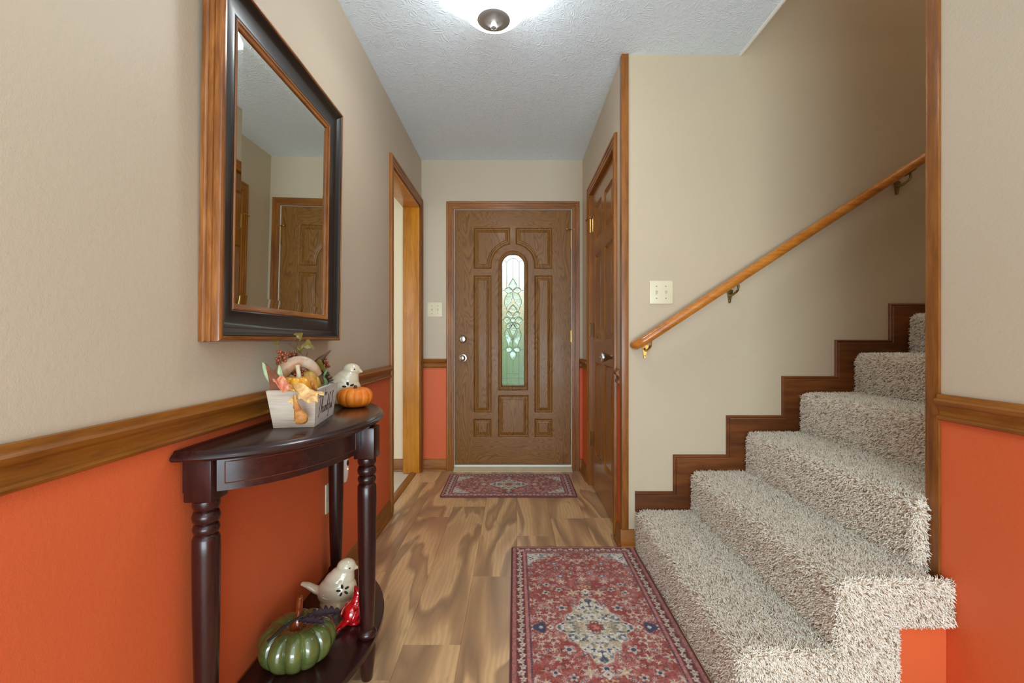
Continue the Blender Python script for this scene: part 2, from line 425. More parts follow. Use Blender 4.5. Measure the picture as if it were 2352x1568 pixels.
# front wall around the entrance door
DX0, DX1, DZ = -0.474, 0.447, 2.052
m = MB(); m.box((XL-WT, D, 0), (DX0-0.02, D+0.14, H)); m.box((DX1+0.02, D, 0), (XR+0.12, D+0.14, H)); m.box((DX0-0.02, D, DZ+0.02), (DX1+0.02, D+0.14, H))
struct(m.build('wall_front', M['wall']))
struct(MB().box((-3.0, D, 0), (XL-WT, D+0.14, H)).build('wall_side_room', M['cream']))
struct(MB().box((-3.1, YB, 0), (-3.0, D+0.14, H)).build('wall_side_room_left', M['cream']))
# right wall with the closet door opening
CY0, CY1, CZ = 2.424, 3.212, 2.046
m = MB(); m.box((XR, YS, 0), (XR+0.11, CY0, H)); m.box((XR, CY0, CZ), (XR+0.11, CY1, H)); m.box((XR, CY1, 0), (XR+0.11, D, H)); m.box((XR+0.07, CY0, 0), (XR+0.11, CY1, CZ))
wr = struct(m.build('wall_right', M['wall'])); wr.data.materials.append(M['wall_beige'])
for p in wr.data.polygons:
    if p.normal.y < -0.9 and p.center.y < YS+0.01: p.material_index = 1
struct(MB().box((XR+0.11, YS, 0), (XU, YS+0.12, HU)).build('wall_stairs', M['wall_beige']))
# near right wall, ending at the stairs, and the walls of the shaft above
m = MB(); m.box((XN, YB, 0), (XN+0.12, YN, H)); struct(m.build('wall_near_right', M['wall']))
m = MB(); m.box((XN+0.12, YN-0.12, 0), (XU, YN, HU)); m.box((XE-0.12, YN-0.12, H+0.28), (XN+0.12, YN, HU)); struct(m.build('wall_stairs_near', M['wall_beige']))
struct(MB().box((XE-0.12, YN, H+0.28), (XE, YS, HU)).build('wall_upstairs', M['wall_beige']))
struct(MB().box((XU, YN-0.12, 0), (XU+0.1, YS+0.12, HU)).build('wall_stairs_end', M['wall_beige']))

# ---- trim profiles
RAILP = [(0,0),(0.000,0.008),(0.003,0.0135),(0.008,0.016),(0.013,0.0135),(0.015,0.009),(0.022,0.0075),(0.032,0.0085),(0.040,0.012),(0.043,0.0175),(0.048,0.0225),(0.055,0.0245),(0.060,0.021),(0.0615,0.0155),(0.066,0.0145),(0.072,0.012),(0.072,0)]
def rail(name, a, b, N, z=0.806):
    m = MB(); m.sweep(RAILP, [(a[0],a[1],z),(b[0],b[1],z)], N, flip=(Vector(N).cross(Vector(b)-Vector(a))).z < 0)
    ax = 'trim_x' if abs(a[0]-b[0]) > abs(a[1]-b[1]) else 'trim_y'
    return struct(m.build(name, M[ax], angle=30))
BASEP = [(0,0),(0,0.024),(0.006,0.0235),(0.013,0.020),(0.017,0.0125),(0.070,0.0115),(0.076,0.0085),(0.080,0.0085),(0.088,0.004),(0.091,0.0)]
def base(name, a, b, N):
    m = MB(); m.sweep(BASEP, [(a[0],a[1],0.0005),(b[0],b[1],0.0005)], N, flip=(Vector(N).cross(Vector(b)-Vector(a))).z < 0)
    ax = 'trim_x' if abs(a[0]-b[0]) > abs(a[1]-b[1]) else 'trim_y'
    return struct(m.build(name, M[ax], angle=30))
CASEP = [(0,0),(0,0.009),(0.003,0.0115),(0.010,0.0125),(0.013,0.010),(0.019,0.011),(0.022,0.014),(0.030,0.0145),(0.033,0.012),(0.040,0.013),(0.043,0.0165),(0.053,0.018),(0.058,0.016),(0.060,0.010),(0.060,0)]
rail('trim_2', (XL, YB, 0), (XL, 2.662, 0), (1,0,0)); rail('trim_3', (XL, D, 0), (DX0-0.062, D, 0), (0,-1,0))
rail('trim_4', (DX1+0.062, D, 0), (XR, D, 0), (0,-1,0)); rail('trim_5', (XR, 3.283, 0), (XR, D, 0), (-1,0,0))
rail('trim_6', (XR, YS+0.036, 0), (XR, 2.349, 0), (-1,0,0)); rail('trim_7', (XN, YB, 0), (XN, YN-0.037, 0), (-1,0,0))
base('baseboard_left', (XL, YB, 0), (XL, 2.662, 0), (1,0,0)); base('baseboard_front_left', (XL, D, 0), (DX0-0.062, D, 0), (0,-1,0))
base('baseboard_front_right', (DX1+0.062, D, 0), (XR, D, 0), (0,-1,0)); base('baseboard_right', (XR, 3.283, 0), (XR, D, 0), (-1,0,0))
base('baseboard_right_corner', (XR, YS, 0), (XR, 2.349, 0), (-1,0,0)); base('baseboard_stairs', (XR-0.011, YS, 0), (0.592, YS, 0), (0,-1,0))
base('baseboard_near_right', (XN, YB, 0), (XN, 1.238, 0), (-1,0,0)); base('baseboard_side_room', (-3.0, D, 0), (XL-WT, D, 0), (0,-1,0))
# corner strips: closet wall corner, and the end of the near right wall
m = MB(); m.bbox((XR-0.006, YS-0.007, 0.091), (XR+0.029, YS+0.0005, H), 0.002); m.bbox((XR-0.006, YS, 0.091), (XR+0.0005, YS+0.034, H), 0.002)
struct(m.build('trim_8', M['corner'], angle=30))
m = MB(); m.bbox((XN-0.007, YN-0.035, 0.34), (XN+0.0005, YN+0.001, H), 0.002); m.bbox((XN-0.007, YN, 0.34), (XN+0.03, YN+0.007, H), 0.002)
struct(m.build('trim_9', M['corner'], angle=30))
# casings
def casing(name, plane, a, b, top, N, flip, mat='trim_z'):
    if plane == 'y': pts = [(a, D, 0.0005), (a, D, top), (b, D, top), (b, D, 0.0005)]
    else: pts = [(plane, a, 0.0005), (plane, a, top), (plane, b, top), (plane, b, 0.0005)]
    m = MB(); m.sweep(CASEP, pts, N, flip=flip); o = struct(m.build(name, M[mat], angle=30))
    o.data.materials.append(M['trim_x' if plane == 'y' else 'trim_y'])
    for p in o.data.polygons:
        c = p.center; e = min(abs((c.x if plane == 'y' else c.y)-a), abs((c.x if plane == 'y' else c.y)-b))
        if c.z > top and (a < (c.x if plane == 'y' else c.y) < b): p.material_index = 1
    return o
casing('trim_10', 'y', DX0-0.002, DX1+0.002, DZ, (0,-1,0), False)
casing('trim_11', XL, OY0, OY1, OZ, (1,0,0), False)
casing('trim_12', XR, CY0+0.002, CY1-0.002, CZ, (-1,0,0), True)
# jambs lining the closet opening
m = MB(); m.box((XR-0.001, CY0-0.0005, 0), (XR+0.0705, CY0+0.0028, CZ)); m.box((XR-0.001, CY1-0.0028, 0), (XR+0.0705, CY1+0.0005, CZ)); m.box((XR-0.001, CY0, CZ-0.0028), (XR+0.0705, CY1, CZ+0.0005)); m.box((XR+0.05, CY0+0.001, 0), (XR+0.07, CY1-0.001, CZ-0.001))
struct(m.build('trim_19', M['trim_z']))
# jambs of the left doorway
m = MB(); m.bbox((XL-WT-0.001, OY1-0.019, 0), (XL+0.001, OY1+0.001, OZ), 0.002); m.bbox((XL-WT-0.001, OY0-0.001, 0), (XL+0.001, OY0+0.019, OZ), 0.002); m.bbox((XL-WT-0.001, OY0, OZ-0.019), (XL+0.001, OY1, OZ+0.001), 0.002)
struct(m.build('trim_13', M['honey'], angle=30))
m = MB(); m.sweep([(0,0),(0.004,0.006),(0.018,0.011),(0.034,0.011),(0.052,0.004),(0.055,0)], [(XL-0.075, OY0+0.02, 0.0), (XL-0.075, OY1-0.02, 0.0)], (0,0,1), flip=True)
struct(m.build('trim_14', M['trim_y'], angle=30))

# ---------------------------------------------------------------- doors as finely modelled slabs
def sd_box(X, Z, x0, x1, z0, z1):
    dx = np.maximum(x0-X, X-x1); dz = np.maximum(z0-Z, Z-z1)
    return np.where((dx < 0) & (dz < 0), np.maximum(dx, dz), np.hypot(np.maximum(dx, 0), np.maximum(dz, 0)))
def prof(d, pts):
    return np.interp(d, [p[0] for p in pts], [p[1] for p in pts])
PANELP = [(0,0),(0.004,-0.003),(0.009,-0.0095),(0.016,-0.0095),(0.026,-0.006),(0.029,-0.0045),(0.031,-0.0055),(0.035,-0.0035),(0.037,-0.001),(0.2,-0.001)]
def slab(name, x0, x1, z0, z1, step, height_fn, thick, mat, parent, hole=None, grain=None):
    nx = int(round((x1-x0)/step))+1; nz = int(round((z1-z0)/step))+1
    X, Z = np.meshgrid(np.linspace(x0, x1, nx), np.linspace(z0, z1, nz)); Hh = height_fn(X, Z)*1.25
    V = np.stack([X, -Hh, Z], -1).reshape(-1, 3)
    idx = np.arange(nx*nz).reshape(nz, nx)
    q = np.stack([idx[:-1,:-1], idx[:-1,1:], idx[1:,1:], idx[1:,:-1]], -1).reshape(-1, 4)
    if hole is not None:
        hm = (hole(X, Z) < 0); k = hm[:-1,:-1] & hm[:-1,1:] & hm[1:,1:] & hm[1:,:-1]; q = q[~k.reshape(-1)]
    # rim and back, so that it is a solid leaf
    V = list(map(tuple, V)); F = list(map(tuple, q)); n = len(V)
    V += [(x0,thick,z0),(x1,thick,z0),(x1,thick,z1),(x0,thick,z1),(x0,0,z0),(x1,0,z0),(x1,0,z1),(x0,0,z1)]
    F += [(n+4,n,n+1,n+5),(n+5,n+1,n+2,n+6),(n+6,n+2,n+3,n+7),(n+7,n+3,n,n+4)]
    if hole is None: F.append((n+3,n+2,n+1,n))
    else:
        gx0, gx1, gz0, gz1 = hole.box; m2 = len(V)
        V += [(gx0,thick,gz0),(gx1,thick,gz0),(gx1,thick,gz1),(gx0,thick,gz1)]
        F += [(n,m2,m2+1,n+1)[::-1],(n+1,m2+1,m2+2,n+2)[::-1],(n+2,m2+2,m2+3,n+3)[::-1],(n+3,m2+3,m2,n)[::-1]]
        c = len(V); V += [(gx0,-.004,gz0),(gx1,-.004,gz0),(gx1,-.004,gz1),(gx0,-.004,gz1)]
        F += [(m2,c,c+1,m2+1),(m2+1,c+1,c+2,m2+2),(m2+3,c+3,c,m2)]
    o = new_obj(name, V, F, mat, parent)
    sm = [True]*len(q)+[False]*(len(F)-len(q)); o.data.polygons.foreach_set('use_smooth', sm)
    if grain is not None:
        g = np.concatenate([grain(X, Z).reshape(-1).astype(np.float32), np.zeros(len(V)-nx*nz, np.float32)])
        at = o.data.attributes.new('grain', 'FLOAT', 'POINT'); at.data.foreach_set('value', g)
    return o
px = lambda u: (u-1182)/292.0
pz = lambda v: CH+(780-v)/292.0
CXD = px(1178.3)                                   # centre line of the front door
ACZ, AR = pz(609), 0.169
def fd_arch(X, Z, r, zb):
    return np.where(Z > ACZ, np.hypot(X-CXD, Z-ACZ)-r, np.maximum(np.abs(X-CXD)-r, zb-Z))
def glass_sdf(X, Z): return fd_arch(X, Z, px(1204.2)-CXD, pz(884.5))
glass_sdf.box = (px(1152.5), px(1204.5), pz(885), pz(583))
def fd_height(X, Z):
    h = np.zeros_like(X); aL = (px(1087.4), px(1128.7)); aR = (px(1228.2), px(1269.3))
    for (a, b) in (aL, aR):
        h = h+prof(-sd_box(X, Z, a, b, pz(948), pz(631.8)), PANELP)*1.0
        h = h+prof(-sd_box(X, Z, a, b, pz(1005), pz(962.5)), [(0,0),(0.004,-0.003),(0.009,-0.0095),(0.014,-0.0095),(0.024,-0.005),(0.027,-0.0065),(0.031,-0.004),(0.036,-0.003),(0.038,-0.001),(0.2,-0.001)])
    h = h+prof(-sd_box(X, Z, px(1144), px(1214), pz(1005), pz(908)), PANELP)
    for (a, b) in ((px(1087.4), px(1171.6)), (px(1184.8), px(1269.3))):
        d = np.maximum(sd_box(X, Z, a, b, pz(616.4), pz(521.8)), AR-np.hypot(X-CXD, Z-ACZ))
        d = np.maximum(d, np.where(Z < ACZ, AR-np.abs(X-CXD), -1))
        h = h+prof(-d, PANELP)
    g = fd_arch(X, Z, px(1212)-CXD, pz(896))
    h = h+prof(-g, [(0,0),(0.004,0.005),(0.009,0.008),(0.014,0.006),(0.017,0.002),(0.020,0.004),(0.023,0.002),(0.0275,-0.008),(0.2,-0.008)])
    return h
def fd_grain(X, Z):
    g = (Z > pz(521.8)) & (X > px(1087)) & (X < px(1270))
    g |= (Z < pz(1005)) & (X > px(1087)) & (X < px(1270))
    for (a, b) in ((1087,1128.7),(1228,1269.5)):
        g |= (X > px(a)) & (X < px(b)) & (((Z < pz(616.4)) & (Z > pz(631.8))) | ((Z < pz(948)) & (Z > pz(962.5))))
    g |= (X > px(1144)) & (X < px(1214)) & (Z < pz(896)) & (Z > pz(908))
    r = np.hypot(X-CXD, Z-ACZ); g |= (Z > ACZ) & (r > 0.115) & (r < AR) & (np.abs(X-CXD) < (Z-ACZ))
    return g
d1 = thing('door_1', 'front entrance door in brown oak grain with an arched leaded glass', 'door', (0, D+0.012, 0)); del d1['label']; del d1['category']; struct(d1)
sl = slab('door_slab', DX0+0.004, DX1-0.004, 0.046, DZ-0.004, 0.0029, fd_height, 0.045, M['front_door'], d1, glass_sdf, fd_grain)
# glass pane with leaded cames
GX = lambda x: px(1120+x/4.608); GZ = lambda y: pz(560+y/4.612)
gr = px(1204.2)-CXD; pts = [(CXD+gr*math.cos(a), ACZ+gr*math.sin(a)) for a in np.linspace(0, math.pi, 25)]+[(CXD-gr, pz(884.5)), (CXD+gr, pz(884.5))]
pane = MB().prism(pts, 'y', 0.010, 0.014).build('glass_pane', M['glass'], d1)
def mir(x): return 2*268-x
cam_lines = []
def CL(pts, closed=False, smooth=True, both=True):
    for f in ((lambda x: x, mir) if both else (lambda x: x,)):
        P = [(GX(f(x)), 0.0065, GZ(y)) for x, y in pts]
        cam_lines.append((catmull(P, 5, closed) if smooth else P, closed))
CL([(202,200),(202,1499-0)], smooth=False) if False else None
CL([(202,192),(202,470)], smooth=False); CL([(204,1152),(204,1497)], smooth=False)
CL([(268,160),(268,360)], smooth=False, both=False); CL([(268,1245),(268,1375)], smooth=False, both=False)
CL([(202,192),(232,160),(268,150),(304,160),(334,192)], both=False); CL([(202,192),(175,168)], smooth=False)
CL([(150,490),(186,490)], smooth=False); CL([(150,803),(168,803)], smooth=False); CL([(150,1120),(186,1120)], smooth=False)
CL([(268,360),(240,405),(224,440),(240,460),(268,500)]); CL([(268,490),(250,465),(222,458),(190,470),(184,492),(200,512),(236,516),(268,500)])
CL([(212,515),(184,575),(178,625),(196,680),(218,722)]); CL([(268,500),(262,560),(240,620),(205,665),(196,690)]); CL([(268,640),(240,668),(224,700),(232,720)])
CL([(268,780),(232,770),(200,745),(202,722),(230,714),(256,740),(268,780)]); CL([(246,803),(205,768),(168,803),(205,838),(246,803)])
CL([(268,826),(232,836),(198,858),(200,884),(230,894),(256,868),(268,826)])
CL([(292,803),(285,786),(268,779),(251,786),(244,803),(251,820),(268,827),(285,820)], closed=True, both=False)
CL([(240,850),(228,890),(240,930),(268,985)]); CL([(208,890),(180,945),(190,1010),(214,1060),(212,1100)]); CL([(212,925),(232,960),(262,1000),(268,1065)])
CL([(268,985),(268,1100)], smooth=False, both=False)
CL([(268,1112),(240,1092),(205,1096),(188,1118),(205,1144),(242,1142),(268,1112)]); CL([(230,1146),(226,1175),(244,1210),(268,1245)])
CL([(204,1375),(336,1375)], smooth=False, both=False); CL([(150,1425),(388,1425)], smooth=False, both=False)
m = MB()
for P, cl in cam_lines: m.tube(P+([P[0]] if cl else []), 0.0019, 6, flat=0.9)
cm = m.build('lead_came', M['came'], pane, smooth=True)
def bev_piece(pts, name='bevelled_piece'):
    P = catmull([(GX(x), 0, GZ(y)) for x, y in pts], 5, True); c = sum(P, Vector())/len(P); n = len(P)
    V = [(p.x, 0.0085, p.z) for p in P]+[(c.x+(p.x-c.x)*0.72, 0.0045, c.z+(p.z-c.z)*0.72) for p in P]+[(p.x, 0.0098, p.z) for p in P]
    F = [(i,(i+1)%n,n+(i+1)%n,n+i) for i in range(n)]+[tuple(range(n,2*n))]+[(2*n+i,2*n+(i+1)%n,(i+1)%n,i) for i in range(n)]+[tuple(range(3*n-1,2*n-1,-1))]
    MBx = MB(); MBx.add(V, F); return MBx
shapes = [[(268,365),(242,405),(227,440),(242,458),(268,485),(294,458),(309,440),(294,405)],
 [(262,488),(222,461),(188,472),(187,492),(204,510),(236,513)], [(268,645),(242,672),(226,706),(268,716),(310,706),(294,672)],
 [(262,774),(232,767),(203,745),(205,724),(230,717),(254,742)], [(240,803),(205,772),(172,803),(205,835)], [(262,832),(232,839),(201,858),(203,882),(230,890),(254,866)],
 [(268,783),(250,790),(248,803),(252,818),(268,824),(284,818),(288,803),(286,790)], [(268,835),(243,870),(232,893),(243,930),(268,980),(293,930),(304,893),(293,870)],
 [(206,896),(184,945),(194,1010),(218,1060),(222,1094),(236,1080),(262,1064),(258,1010),(230,965)], [(262,1112),(240,1096),(206,1100),(192,1118),(206,1140),(240,1138)],
 [(268,1120),(234,1148),(230,1175),(247,1208),(268,1240),(289,1208),(306,1175),(302,1148)],
 [(212,520),(186,575),(182,625),(200,680),(222,660),(250,600),(262,540),(256,512)]]
for s_ in shapes:
    sym = abs(sum(p[0] for p in s_)/len(s_)-268) < 6
    for f in ((lambda x: x,) if sym else (lambda x: x, mir)):
        bev_piece([(f(x), y) for x, y in s_]).build('bevelled_glass', M['bglass'], pane, angle=20)
# hardware on the front door
def knob_set(z, r, x=px(1063)):
    m = MB(); m.lathe([(0,-0.060),(r*0.45,-0.060),(r*0.55,-0.058),(r*0.72,-0.050),(r*0.80,-0.040),(r*0.62,-0.030),(r*0.42,-0.024),(r*0.42,-0.012),(r,-0.008),(r*1.06,-0.004),(r*1.06,0.0),(0,0)], (x, 0, z), 28, 'y')
    return m
knob_set(pz(822), 0.030).build('door_knob', M['nickel'], d1, angle=40)
m = MB(); z = pz(779); x = px(1063); m.lathe([(0,-0.018),(0.018,-0.018),(0.026,-0.014),(0.031,-0.004),(0.031,0),(0,0)], (x,0,z), 28, 'y'); m.bbox((x-0.016,-0.036,z-0.004),(x+0.016,-0.016,z+0.004),0.003)
m.build('deadbolt', M['nickel'], d1, angle=40)
def hinge_mb(x, z, yy=0, h=0.09):
    m = MB(); m.tube([(x, yy-0.006, z-h/2), (x, yy-0.006, z+h/2)], 0.006, 10); m.ell((x, yy-0.006, z+h/2+0.003), (0.005,0.005,0.005), 8, 6); m.ell((x, yy-0.006, z-h/2-0.003), (0.005,0.005,0.005), 8, 6)
    for k in (-0.5, 0.5): m.tube([(x, yy-0.006, z+k*h*0.4-0.0008), (x, yy-0.006, z+k*h*0.4+0.0008)], 0.0066, 10)
    return m
for zz in (pz(772), pz(1002), pz(556)): hinge_mb(DX1-0.002, zz).build('hinge', M['brassdark' if zz < 0.6 else 'brass'], d1, smooth=True)
# hinge pin door stop on the front door
m = MB(); zz = pz(527); x = DX1-0.004; m.tube([(x, -0.006, pz(559)), (x, -0.006, zz+0.003)], 0.005, 10); m.tube([(x-0.03,-0.030,zz-0.002),(x,-0.010,zz),(x+0.022,-0.016,zz+0.002)], 0.0042, 8)
m.ell((x-0.033,-0.034,zz-0.002), (0.009,0.007,0.007), 10, 8); m.ell((x+0.026,-0.018,zz+0.002), (0.007,0.007,0.007), 10, 8)
m.build('door_stop', M['brass'], d1, smooth=True)
# jamb reveal, weatherstrip and sill
m = MB()
m.box((DX0-0.02, D, 0.03), (DX0+0.001, D+0.14, DZ)); m.box((DX1-0.001, D, 0.03), (DX1+0.02, D+0.14, DZ)); m.box((DX0-0.02, D, DZ-0.001), (DX1+0.02, D+0.14, DZ+0.02))
struct(m.build('trim_15', M['weather']))
m = MB(); m.prism([(D-0.045,0.0),(D-0.045,0.008),(D-0.005,0.026),(D+0.14,0.026),(D+0.14,0.0)], 'x', DX0-0.002, DX1+0.002)
struct(m.build('trim_16', M['sill']))
struct(MB().bbox((DX0+0.001, D+0.004, 0.027), (DX1-0.001, D+0.055, 0.042), 0.002).build('trim_17', M['weather']))

# closet door in the right wall (built facing the camera, then turned to face left)
def cd_height(X, Z):
    h = np.zeros_like(X); w_ = CY1-CY0-0.006
    for (a, b) in ((0.112, w_/2-0.05), (w_/2+0.05, w_-0.112)):
        for (z0, z1) in ((1.700,1.930),(1.03,1.595),(0.235,0.875)):
            h = h+prof(-sd_box(X, Z, a, b, z0, z1), [(0,0),(0.003,-0.002),(0.009,-0.009),(0.013,-0.0095),(0.036,-0.003),(0.040,-0.002),(0.3,-0.002)])
    return h
d2 = thing('door_2', 'x y z w', 'door', (XR+0.012, CY1-0.003, 0), math.radians(-90)); del d2['label']; del d2['category']; struct(d2)
slab('door_slab', 0, CY1-CY0-0.006, 0.008, CZ-0.004, 0.0035, cd_height, 0.035, M['closet'], d2)
m = MB(); kx, kz = CY1-0.003-2.492, 0.932
m.lathe([(0,-0.072),(0.014,-0.073),(0.0255,-0.070),(0.0275,-0.064),(0.024,-0.050),(0.017,-0.036),(0.0125,-0.026),(0.0125,-0.010),(0.026,-0.008),(0.031,-0.004),(0.031,0),(0,0)], (kx,0,kz), 28, 'y')
m.tube([(kx,-0.082,kz),(kx,-0.070,kz)], 0.003, 8)
m.build('door_knob', M['nickel'], d2, angle=40)
for zz in (0.33, 1.095): hinge_mb(0.0, zz, -0.006).build('hinge', M['brassdark'], d2, smooth=True)
m = MB(); zz = 1.882; m.tube([(0,-0.012,zz-0.10),(0,-0.012,zz+0.01)], 0.0055, 10); m.tube([(0,-0.014,zz),(-0.03,-0.03,zz+0.004),(-0.062,-0.032,zz)], 0.004, 8); m.ell((-0.066,-0.032,zz), (0.008,0.006,0.006), 10, 8); m.tube([(0,-0.014,zz),(0.018,-0.018,zz+0.003)], 0.004, 8); m.ell((0.02,-0.016,zz+0.003), (0.007,)*3, 10, 8)
m.build('door_stop', M['brass'], d2, smooth=True)
MB().bbox((0.006,-0.002,zz-0.10),(0.032,0.001,zz-0.01),0.001).build('hinge_leaf', M['brass'], d2)

# outside, seen through the door's glass
def blob(name, c, r, seed, mat, label, cat, n=420):
    rr = random.Random(seed); m = MB()
    for i in range(n):
        a, b = rr.uniform(0, 6.283), math.acos(rr.uniform(-1, 1)); q = rr.uniform(0.75, 1.05)
        p = Vector((math.sin(b)*math.cos(a)*r[0]*q, math.sin(b)*math.sin(a)*r[1]*q, math.cos(b)*r[2]*q))
        t = Vector((rr.uniform(-1,1), rr.uniform(-1,1), rr.uniform(-1,1))).normalized(); u = t.orthogonal().normalized(); s_ = rr.uniform(0.06, 0.11)
        n0 = t.cross(u)
        m.add([p-t*s_, p+u*s_*0.5, p+t*s_, p-u*s_*0.5], [(0,1,2,3)])
    m.ell((0,0,0), (r[0]*0.8, r[1]*0.8, r[2]*0.8), 14, 10)
    root = thing(name, label, cat, c); m.build('foliage', mat, root, fix=False)
    MB().tube([(0,0,-c[2]+0.0),(0,0,0)], 0.07, 8).build('trunk', M['bark'], root)
    return root
M['bark'] = plain('bark', (70,55,42), 0.9, 0.2, 20)
M['lawn'] = plain('lawn', (140,160,122), 0.9, 0.3, 14)
M['greenleaf'] = plain('green_foliage', (110,158,70), 0.7, 0.35, 8)
M['yellowleaf'] = plain('yellow_foliage', (226,180,52), 0.7, 0.3, 8)
struct(MB().box((-7, D+0.14, -0.16), (7, 16, -0.10)).build('floor_outside', M['lawn']))
M['hedgeleaf'] = plain('grey_green_hedge', (186,196,182), 0.8, 0.4, 3)
blob('hedge', (0.1, 8.2, 1.1), (2.6,0.8,1.25), 12, M['hedgeleaf'], 'tall grey green hedge outside, blurred across the door glass', 'hedge', 2600)
blob('shrub', (-0.55, 6.4, 0.75), (0.55,0.5,0.7), 3, M['greenleaf'], 'green shrub outside, blurred behind the door glass', 'shrub')
blob('shrub', (0.02, 6.9, 1.52), (0.42,0.3,0.34), 8, M['yellowleaf'], 'small yellow-leaved shrub outside, blurred in the middle of the door glass', 'shrub', 200)
blob('tree', (-0.7, 10.6, 3.9), (1.1,0.9,1.0), 5, M['yellowleaf'], 'yellow autumn tree outside, blurred at the top of the door glass', 'tree')

# ---------------------------------------------------------------- staircase with shag carpet
X1, RX, H1, RH = 0.593, 0.2672, 0.197, 0.1915
NS = 10
st = thing('staircase', 'staircase with beige shag carpet rising to the right', 'stairs', (X1, YS, 0))
PD = 0.013                                          # pile depth
def rx(i): return X1+RX*(i-1)+PD
def tz(i): return H1+RH*(i-1)-PD
rn = 0.024
def nose(x, z, r=rn, n=5):                          # rounded nosing from riser to tread
    return [(x+r-r*math.cos(a), z-r+r*math.sin(a)) for a in np.linspace(0, math.pi/2, n)]
path = [(rx(1), 0.0)]
for i in range(1, NS+1):
    path += nose(rx(i), tz(i)); path.append((rx(i+1), tz(i)))
def L(p): return (p[0]-X1, p[1]-YS, p[2])
def steps_body(ia, ib, y0, y1, xend):
    P = [(rx(ia), 0.001)]
    for i in range(ia, ib+1): P += nose(rx(i), tz(i)); P.append((min(rx(i+1), xend), tz(i)))
    P.append((P[-1][0], 0.001)); m = MB()
    m.prism([(a-X1, b) for a, b in P], 'y', y0-YS, y1-YS); return m
bodym = steps_body(1, NS, YN+0.001, YS-0.0165, 9)
bodym.v += []
base_body = bodym.build('carpet_base', M['carpetbase'], st)
# the two lowest steps run past the end of the wall; their side is a coral painted panel under a band of carpet
low = steps_body(1, 2, YP+0.002, YN+0.0012, XN-0.0005)
low.build('carpet_base', M['carpetbase'], st)
sp = MB().prism([(rx(1)-X1+0.02, 0.001), (rx(1)-X1+0.02, tz(1)-0.03), (rx(2)-X1+0.02, tz(1)-0.03), (rx(2)-X1+0.02, tz(2)-0.03), (XN-X1-0.0008, tz(2)-0.03), (XN-X1-0.0008, 0.001)], 'y', YP-YS, YP+0.003-YS).build('side_panel', M['wall_coral'], st)
BW, DR = 0.150, 0.110; xw = XN-0.0008
band = [(rx(1), 0.001)]+nose(rx(1), tz(1))+[(rx(2), tz(1))]+nose(rx(2), tz(2))+[(xw, tz(2)), (xw, tz(2)-DR), (rx(2)+BW, tz(2)-DR), (rx(2)+BW, tz(1)-DR), (rx(1)+BW, tz(1)-DR), (rx(1)+BW, 0.001)]
YC = YP-0.018
MB().prism([(a-X1, b) for a, b in band], 'y', YC-YS, YP-0.0002-YS).build('carpet_base', M['carpetbase'], st)

